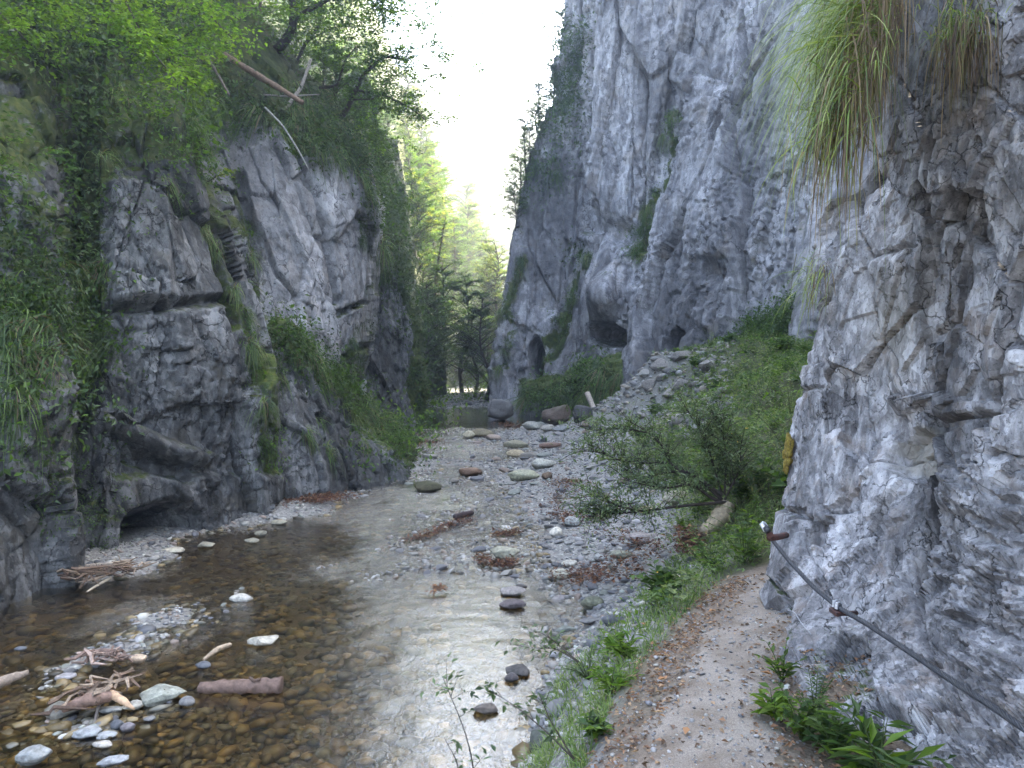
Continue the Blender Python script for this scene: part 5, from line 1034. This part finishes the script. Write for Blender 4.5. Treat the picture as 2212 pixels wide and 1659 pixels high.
# ------------------------------------------------------------------ vegetation on the left cliffs
def proto_tuft(n, L, cols, dirz=-.1, droop=1.0, W=.012, spread=.05, seg=5):
    v, f = blades(jit(n, spread), np.array([0, -1.0, dirz]) + jit(n, .6), L * rng.uniform(.4, 1.1, n), W, droop * rng.uniform(.5, 1.2, n), seg)
    return mk('grass_tuft', v, f, MATS['grass'], col=rep(palette(n, *cols), (seg + 1) * 2), smooth=False, link=False)
def proto_clump(n, r, ll, cols, hang=.5, name='ivy'):
    o = jit(n, 1) * [r, r * .5, r * .6] + np.array([0, -r * .4, 0]); o[:, 2] -= np.abs(o[:, 0]) * hang * .6; L = ll * rng.uniform(.5, 1.3, n)
    v, f = leafmesh(o, jit(n) + np.array([0, -.8, -.3]), np.array([0, -.35, 1.0]) + jit(n, .35), L, L * .55); return mk(name, v, f, MATS['leaf'], col=rep(palette(n, *cols), 4), smooth=False, link=False)
PT = [proto_tuft(90, .55, MIDG + GR[:2] + DRY[:1]) for _ in range(3)] + [proto_tuft(80, .4, DARKG + MIDG) for _ in range(2)]
PC = [proto_clump(130, .26, .075, MIDG + LIME[1:2]) for _ in range(3)] + [proto_clump(130, .3, .07, DARKG + MIDG[:1]) for _ in range(4)]
PL = [proto_clump(140, .3, .085, LIME, name='leafy_spray') for _ in range(2)]
def scatter_on(c, n, region, protos, label, cat, group, s0=.6, s1=1.3, name=None, thr=.35):
    pu, pv, pd = c['P']; w_ = region(pu, pv) * (1 - .85 * ((pu < 110) & (pv > 110) & (pv < 420) & (c is left))) * (c['moss'] > thr) * (pd > 1) * ((c['n'] * unit(CAM - c['v'])).sum(1) > -.05); w_ = w_ * pd ** 0; idx = rng.choice(len(w_), n, replace=False if (w_ > 0).sum() > n else True, p=w_ / w_.sum())
    for i in idx:
        o = ob(name or protos[0].name, protos[int(rng.integers(0, len(protos)))]); nn = c['n'][i]; o.location = c['v'][i] - nn * .03; o.rotation_euler = (rng.normal(0, .15), rng.normal(0, .25), math.atan2(nn[1], nn[0]) + math.pi / 2 + rng.normal(0, .4))
        s_ = rng.uniform(s0, s1); o.scale = (s_, s_, s_); tag(o, label, cat, group)
rect = lambda a, b, c_, d: (lambda u, v: ((u > a) & (u < b) & (v > c_) & (v < d)).astype(float))
scatter_on(left, 60, rect(-60, 225, -60, 600), PC[3:], 'dark leafy creeper on the shaded upper part of the leftmost mossy cliff', 'creeper', 'creepers on the upper left cliff', .9, 1.9)
scatter_on(left, 60, rect(-60, 230, 560, 1000), PC, 'green leafy creeper on the middle of the leftmost mossy cliff', 'creeper', 'leaf clumps on the middle left cliff', .7, 1.4)
scatter_on(left, 50, rect(-60, 230, 550, 960), PT, 'tuft of grass drooping from the leftmost mossy cliff', 'grass tuft', 'grass tufts on the leftmost cliff', .8, 1.5)
scatter_on(left, 24, rect(100, 240, 950, 1240), PC[3:], 'small dark plant in the damp recess near the water at left', 'plant', 'plants in the damp recess', .4, .8)
scatter_on(left, 110, rect(215, 470, -50, 400), PC + PT[:2], 'green clump on the brow above the square grey rock face', 'plant', 'clumps above the square rock face', .7, 1.5)
scatter_on(left, 66, lambda u, v: rect(430, 585, 330, 1000)(u, v), PT + PC[:2], 'mossy tuft in the crack along the corner of the square grey rock face', 'grass tuft', 'tufts in the corner crack', .5, 1.0, name='grass_tuft')
scatter_on(slab, 90, rect(430, 830, 180, 420), PC[3:] + PT, 'dark plant along the top of the pale slanting slab', 'plant', 'plants along the top of the pale slab', .9, 1.7, name='shrub')
scatter_on(slab, 26, rect(500, 830, 400, 900), PT[3:] + PC[3:4], 'little mossy tuft on the edge of the pale slanting slab', 'grass tuft', 'tufts on the pale slab', .5, 1.0, thr=.3)
scatter_on(toe, 120, rect(540, 860, 680, 1000), PC + PT[:3], 'leafy green clump on the overgrown bank below the pale slab', 'plant', 'clumps on the overgrown bank', .8, 1.6, name='bush')
scatter_on(butt, 80, rect(790, 915, 380, 900), PC[3:] + PT[3:], 'dark ivy like clump on the narrow buttress behind the slab', 'ivy', 'clumps on the dark buttress', 1.3, 2.4, name='ivy_clump')
scatter_on(hl, 140, rect(-60, 830, -120, 560), PC + PT, 'undergrowth plant on the steep wooded brow above the left cliffs', 'plant', 'undergrowth on the wooded brow', 1.2, 2.6, name='undergrowth', thr=.1)
scatter_on(ledge, 60, rect(1120, 1350, 740, 905), PT + PC[:3], 'green clump on the mossy ledge under the right cliff', 'plant', 'clumps on the mossy ledge', 1.3, 2.3, name='bush')
scatter_on(right, 130, lambda u, v: (band(np.stack([u, v, v], -1), [(1458, 250), (1405, 430), (1375, 560)], 24) + band(np.stack([u, v, v], -1), [(1262, 540), (1235, 640), (1195, 780)], 26) + band(np.stack([u, v, v], -1), [(1130, 560), (1095, 680), (1070, 790)], 20)), PT[:3] + PC[:3], 'tuft in one of the green streaks running down the right cliff', 'grass tuft', 'tufts in the green streaks', .6, 1.3, name='grass_tuft')
scatter_on(right, 60, rect(1590, 1760, 640, 760), PC, 'green clump at the foot of the right cliff above the slope', 'plant', 'clumps at the foot of the right cliff', .9, 1.8, name='bush')
scatter_on(right, 60, rect(1085, 1270, 60, 560), PC[3:] + PT[3:], 'dusky shrub clinging to the shaded corner of the right cliff', 'shrub', 'shrubs on the shaded corner of the right cliff', 1.5, 3.2, name='cliff_shrub', thr=.25)
scatter_on(farr, 80, rect(860, 1040, 560, 880), PC[3:] + PT, 'bushy clump on the pale rock where the gorge bends', 'bush', 'clumps at the bend', 2.5, 4.0, name='bush', thr=.2)
scatter_on(farr2, 30, rect(1010, 1110, 580, 900), PC, 'bushy clump on the far right side of the gorge bend', 'bush', 'clumps right of the bend', 2.2, 4.0, name='bush', thr=.1)
# bushes at the foot of the left buttress, by the water
for k_, (U_, V_, s_) in enumerate([(800, 950, 1.5), (850, 965, 1.5), (890, 945, 1.4), (830, 920, 1.6), (870, 905, 1.5), (930, 895, 1.6), (945, 870, 1.6), (780, 915, 1.6), (905, 925, 1.3)]):
    p = P(U_, V_, 19.5 + .7 * k_) if V_ > 900 else P(U_, V_, 25 + k_ * .5)
    for q_ in range(1):
        o = ob('bush', (PL + PC[:1])[k_ % 3]); o.location = p; o.scale = (s_ * 1.4,) * 3; tag(o, 'light green leafy bush between the dark buttress and the stream', 'bush', 'bushes at the foot of the buttress')
for k_, (U_, V_) in enumerate([(925, 905), (915, 885), (935, 878), (1010, 865), (1030, 862), (1045, 868), (960, 868), (1020, 850)]):
    p = on_ground(U_, V_, 20); o = ob('bush', (PC[:3] + PL)[k_ % 5]); o.location = p + [0, 0, .3]; o.scale = (2.2,) * 3; tag(o, 'low bush beside the distant stream bed where the gorge bends', 'bush', 'bushes at the distant stream bed')
# ------------------------------------------------------------------ trees
def hero_tree(name, base, limbs_, label, cols, ntw, twl, lpt, ll, rad, bark=BARK, crown_bits=None, flat=.3, cat='tree', rel=None):
    t = empty(name, base, label, cat); K = Join(); b0 = np.array(base)
    for i, l_ in enumerate(limbs_):
        pl = smooth_poly(np.array([P(*a) for a in l_]) - b0, 18); J = Join(); r_ = rad[min(i, len(rad) - 1)]; J.tube(pl, np.linspace(r_, r_ * .35, 18), bark, 7, .05); foliate(J, K, pl, ntw[min(i, len(ntw) - 1)], twl, lpt, ll, .6, cols, flat, .3 if i else .5, r_ * .07, bark, .12)
        J.build('trunk' if i == 0 else 'limb', MATS['bark'], t)
    if crown_bits:
        for (U_, V_, d_, r_, n_) in crown_bits:
            c0 = P(U_, V_, d_) - b0
            for _ in range(n_):
                a = c0 + rng.normal(0, 1, 3) * [r_, r_, r_ * .6]; foliate(None, K, [a, a + unit(rng.normal(0, 1, 3) * [1, 1, .2]) * r_ * .5], 4, twl, lpt, ll, .6, cols, flat, 0)
    K.build('crown', MATS['leaf'], t, smooth=False); return t
hero_tree('crooked_tree', P(545, 160, 19), [[(535, 175, 19), (560, 130, 19), (605, 105, 18.8), (635, 60, 18.6), (632, 0, 18.5), (650, -90, 18.5)], [(635, 40, 18.6), (690, 10, 18.2), (740, -20, 18), (800, -40, 18)]],
          'crooked tree with a thick dark S shaped trunk on the brow', MIDG + LIME[:1], [20, 34], .9, 20, .1, [.16, .07], crown_bits=[(600, -40, 18.5, 1.2, 26), (730, 10, 18.5, 1.2, 26), (820, -20, 18.5, .9, 16), (680, 60, 19.5, 1.0, 14), (800, 60, 19, .9, 14)])
hero_tree('curved_tree', P(722, 268, 20.5), [[(722, 268, 20.5), (752, 236, 20.3), (768, 195, 20.2), (785, 160, 20), (830, 120, 20), (880, 130, 19.8)], [(768, 195, 20.2), (830, 205, 20), (890, 235, 19.8), (920, 260, 19.7)], [(690, 190, 20.4), (730, 185, 20.3), (745, 130, 20.2), (770, 100, 20.2)], [(760, 215, 20.2), (800, 215, 20), (840, 200, 20)]],
          'tree with a dark trunk curving up and outward over the gorge', LIME[1:] + MIDG[1:2] + MIDG, [38, 34, 20, 16], .75, 20, .09, [.08, .04, .05, .03], crown_bits=[(870, 110, 20, .8, 20), (840, 170, 20, .7, 16), (880, 240, 20, .6, 12), (800, 250, 20.5, .8, 12), (790, 300, 21.5, .7, 10)])
hero_tree('straight_tree', P(640, 200, 20.5), [[(610, 225, 20.5), (635, 150, 20.5), (660, 90, 20.5), (690, 60, 20.5), (700, -40, 20.5)], [(660, 90, 20.5), (720, 60, 20.4), (760, 50, 20.3)]], 'leaning dark tree between the crooked and the curved trees', MIDG + DARKG[:1], [24, 20], .8, 18, .1, [.07, .03], crown_bits=[(700, 30, 21, 1.1, 20), (760, 60, 21, 1.0, 16)])
hero_tree('slender_tree', P(520, 190, 19.5), [[(505, 190, 19.5), (512, 90, 19.5), (508, 0, 19.4), (500, -120, 19.4)]], 'slender pale stemmed tree left of the crooked tree', LIME[:1] + MIDG, [24], .9, 18, .1, [.06], PALEBARK, crown_bits=[(500, -60, 19.4, 1.3, 22), (440, 30, 19, 1.1, 18), (540, 40, 20.5, .9, 10)])
hero_tree('slender_tree', P(555, 180, 19.2), [[(552, 175, 19.2), (558, 90, 19.2), (562, 0, 19.2), (560, -120, 19.2)]], 'reddish brown straight tree just left of the S shaped trunk', MIDG, [16], .8, 16, .1, [.08], (.09, .065, .055), crown_bits=[(560, -90, 19.2, 1.2, 18)])
# branches with bright leaves hanging in at the top left
for k_, (l_, lab) in enumerate([
    ([(-60, -150, 9.5), (40, -60, 9.3), (110, 20, 9.1), (150, 70, 9)], 'bright leafy branch hanging in at the top left corner'),
    ([(60, -200, 10), (160, -90, 9.8), (240, 0, 9.6), (330, 110, 9.4), (400, 200, 9.3)], 'long lime green branch sloping down over the left cliff'),
    ([(300, -160, 10.5), (400, -50, 10.3), (450, 30, 10.2), (500, 80, 10)], 'bright leafy branch above the brow left of the slender trees'),
    ([(180, -120, 10.2), (260, -20, 10), (300, 60, 9.9), (340, 130, 9.8)], 'dense lime branch between the long branch and the cliff'),
    ([(240, 20, 10.2), (320, 80, 10), (380, 150, 9.8), (425, 185, 9.7)], 'lowest drooping spray of the lime green branches'),
    ([(-80, -60, 8.6), (0, 30, 8.5), (60, 90, 8.5)], 'small leafy branch at the left edge near the top'),
    ([(430, -150, 12), (480, -40, 12), (440, 50, 12), (380, 90, 12)], 'mid green branch behind the lime sprays'),
    ([(-200, 200, 8), (-60, 320, 8), (0, 400, 8)], 'shaded leafy branch reaching in low from the left edge')]):
    hero_tree('leafy_branch', P(*l_[0]), [l_], lab, LIME if k_ not in (6, 7) else MIDG, [34], .5, 18, .07, [.025], flat=.3, cat='branch', crown_bits=[(l_[-2][0], l_[-2][1], l_[-2][2], .35, 5), (l_[1][0], l_[1][1], l_[1][2], .4, 4)])
hero_tree('leafy_branch', P(452, 378, 13), [[(445, 395, 13.1), (470, 380, 12.8), (498, 372, 12.6)]], 'small bright yellow green twig on the corner of the square rock face', ((.16, .2, .02), (.13, .18, .02)), [9], .16, 12, .06, [.012], cat='branch')
log([P(484, 118, 17), P(560, 165, 17), P(655, 222, 17)], [.07, .075, .05], 'long dead brown trunk fallen slanting across the brow', (.17, .115, .08), name='fallen_tree', cat='dead tree')
log([P(672, 128, 18), P(650, 190, 17.8), P(600, 258, 17.5)], [.03, .045, .06], 'pale dead trunk leaning across the fallen brown one', (.25, .22, .19), name='dead_tree', cat='dead tree')
log([P(572, 232, 16.3), P(610, 270, 16.2), P(645, 325, 16.1), P(670, 372, 16)], [.022, .022, .016, .01], 'thin whitish dead stem hanging down over the pale slab', (.24, .23, .21), name='dead_sapling', cat='dead tree')
log([P(570, 205, 17), P(620, 208, 17), P(690, 204, 17)], [.02, .02, .012], 'horizontal thin grey branch behind the leaning dead trunk', (.2, .18, .16), name='dead_branch', cat='dead tree')
log([P(440, 110, 14.5), P(470, 160, 14.3), P(495, 205, 14)], [.03, .028, .02], 'dark twisted dead stick on the overgrown brow', (.09, .07, .06), name='dead_branch', cat='dead tree')
# woods further up the gorge
def on_net(c, U, V, back=True):
    pu, pv, pd = c['P']; i = int(np.argmin(np.hypot(pu - U, pv - V))); return c['v'][i]
trs = []
def woods(c, pts_, label, group, s, kinds, name=None):
    for (U_, V_) in pts_:
        p = on_net(c, U_ + rng.normal(0, 6), V_ + rng.normal(0, 6)); kd = kinds[int(rng.integers(0, len(kinds)))]
        plant_tree(kd, int(rng.integers(0, 3)), p - [0, 0, .3], s * rng.uniform(.75, 1.2), rng.uniform(0, 6.28), label, group)
woods(hl, [(150, 20), (-80, 60), (90, -150), (220, -160), (380, 0), (300, -60), (430, 100)], 'bushy tree on the slope above the leftmost cliffs', 'trees above the leftmost cliffs', .5, ['beech', 'dark'])
woods(hl, [(560, 160), (620, 200), (700, 280), (745, 310), (790, 390), (810, 430)], 'small tree rooted along the rocky brow above the slab', 'small trees on the brow', .32, ['beech', 'dark'])
woods(hf, [(830, 480), (850, 420), (800, 400), (840, 350), (790, 330), (870, 380), (760, 280), (820, 290), (700, 220), (760, 200), (850, 300), (880, 480), (700, 120), (640, 100), (600, 40), (800, 180), (680, 20), (740, 80)], 'light green beech on the sunny slope behind the pale slab', 'beeches behind the pale slab', .62, ['beech', 'slender', 'beech'])
woods(hf, [(905, 560), (920, 620), (890, 600), (930, 560), (950, 620), (910, 500), (940, 500), (965, 560), (985, 600), (925, 450), (900, 430), (960, 660), (900, 680), (880, 540), (905, 380), (890, 330), (940, 520), (970, 540), (950, 580), (975, 620), (995, 640), (925, 590), (885, 450), (905, 480)], 'slender tree in the sunlit wood over the far gorge', 'slender trees over the far gorge', .78, ['slender', 'beech'])
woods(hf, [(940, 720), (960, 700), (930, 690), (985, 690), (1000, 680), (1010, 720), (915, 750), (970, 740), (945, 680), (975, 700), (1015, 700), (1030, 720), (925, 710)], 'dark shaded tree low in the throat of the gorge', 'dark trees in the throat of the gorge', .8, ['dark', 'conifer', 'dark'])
woods(hf, [(1000, 640), (1020, 660), (1040, 640), (1050, 680), (1060, 700), (1030, 600), (1060, 620), (1010, 580)], 'yellow lit tree at the end of the gorge', 'yellow lit trees at the end of the gorge', 1.0, ['slender', 'beech'])
woods(farr2, [(1060, 690), (1080, 720), (1045, 780), (1040, 720)], 'leafy tree hugging the base of the right cliff at the bend', 'trees at the bend', .6, ['beech', 'slender'])
woods(right, [(1215, 130), (1190, 220), (1165, 270), (1140, 310), (1120, 360), (1105, 420), (1225, 60), (1150, 290), (1098, 480)], 'bushy tree on the edge of the hazy right cliff', 'trees on the edge of the right cliff', .3, ['beech', 'dark'])
fpts = [(rng.uniform(860, 1180), rng.uniform(190, 640)) for _ in range(130)]
woods(fh, fpts, 'pale sunlit tree on the distant hillside', 'trees on the distant hillside', 1.25, ['beech', 'slender', 'slender', 'conifer', 'slender'])

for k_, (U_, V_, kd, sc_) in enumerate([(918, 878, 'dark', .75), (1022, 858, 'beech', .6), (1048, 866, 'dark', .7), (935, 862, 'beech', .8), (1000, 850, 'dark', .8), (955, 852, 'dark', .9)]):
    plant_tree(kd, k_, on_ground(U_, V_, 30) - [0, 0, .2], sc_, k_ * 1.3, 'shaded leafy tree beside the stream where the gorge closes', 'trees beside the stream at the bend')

# ------------------------------------------------------------------ air
g = NG('haze'); vp = g.n('ShaderNodeVolumePrincipled'); vp.inputs['Density'].default_value = 0.003; vp.inputs['Anisotropy'].default_value = 0.5; vp.inputs['Color'].default_value = (.9, .95, 1, 1)
g.t.links.new(vp.outputs[0], g.out.inputs[1])
x0, x1, y0, y1, z0, z1 = -330, 330, -310, 430, -2, 140
v = np.array([[x, y, z] for x in (x0, x1) for y in (y0, y1) for z in (z0, z1)], float); f = np.array([[0, 1, 3, 2], [4, 6, 7, 5], [0, 4, 5, 1], [2, 3, 7, 6], [0, 2, 6, 4], [1, 5, 7, 3]])
hz_ = mk('haze', v, f, g.m, smooth=False); tag(hz_, 'thin sunlit haze filling the gorge', 'haze', kind='stuff')
del hz_['category']; del hz_['label']
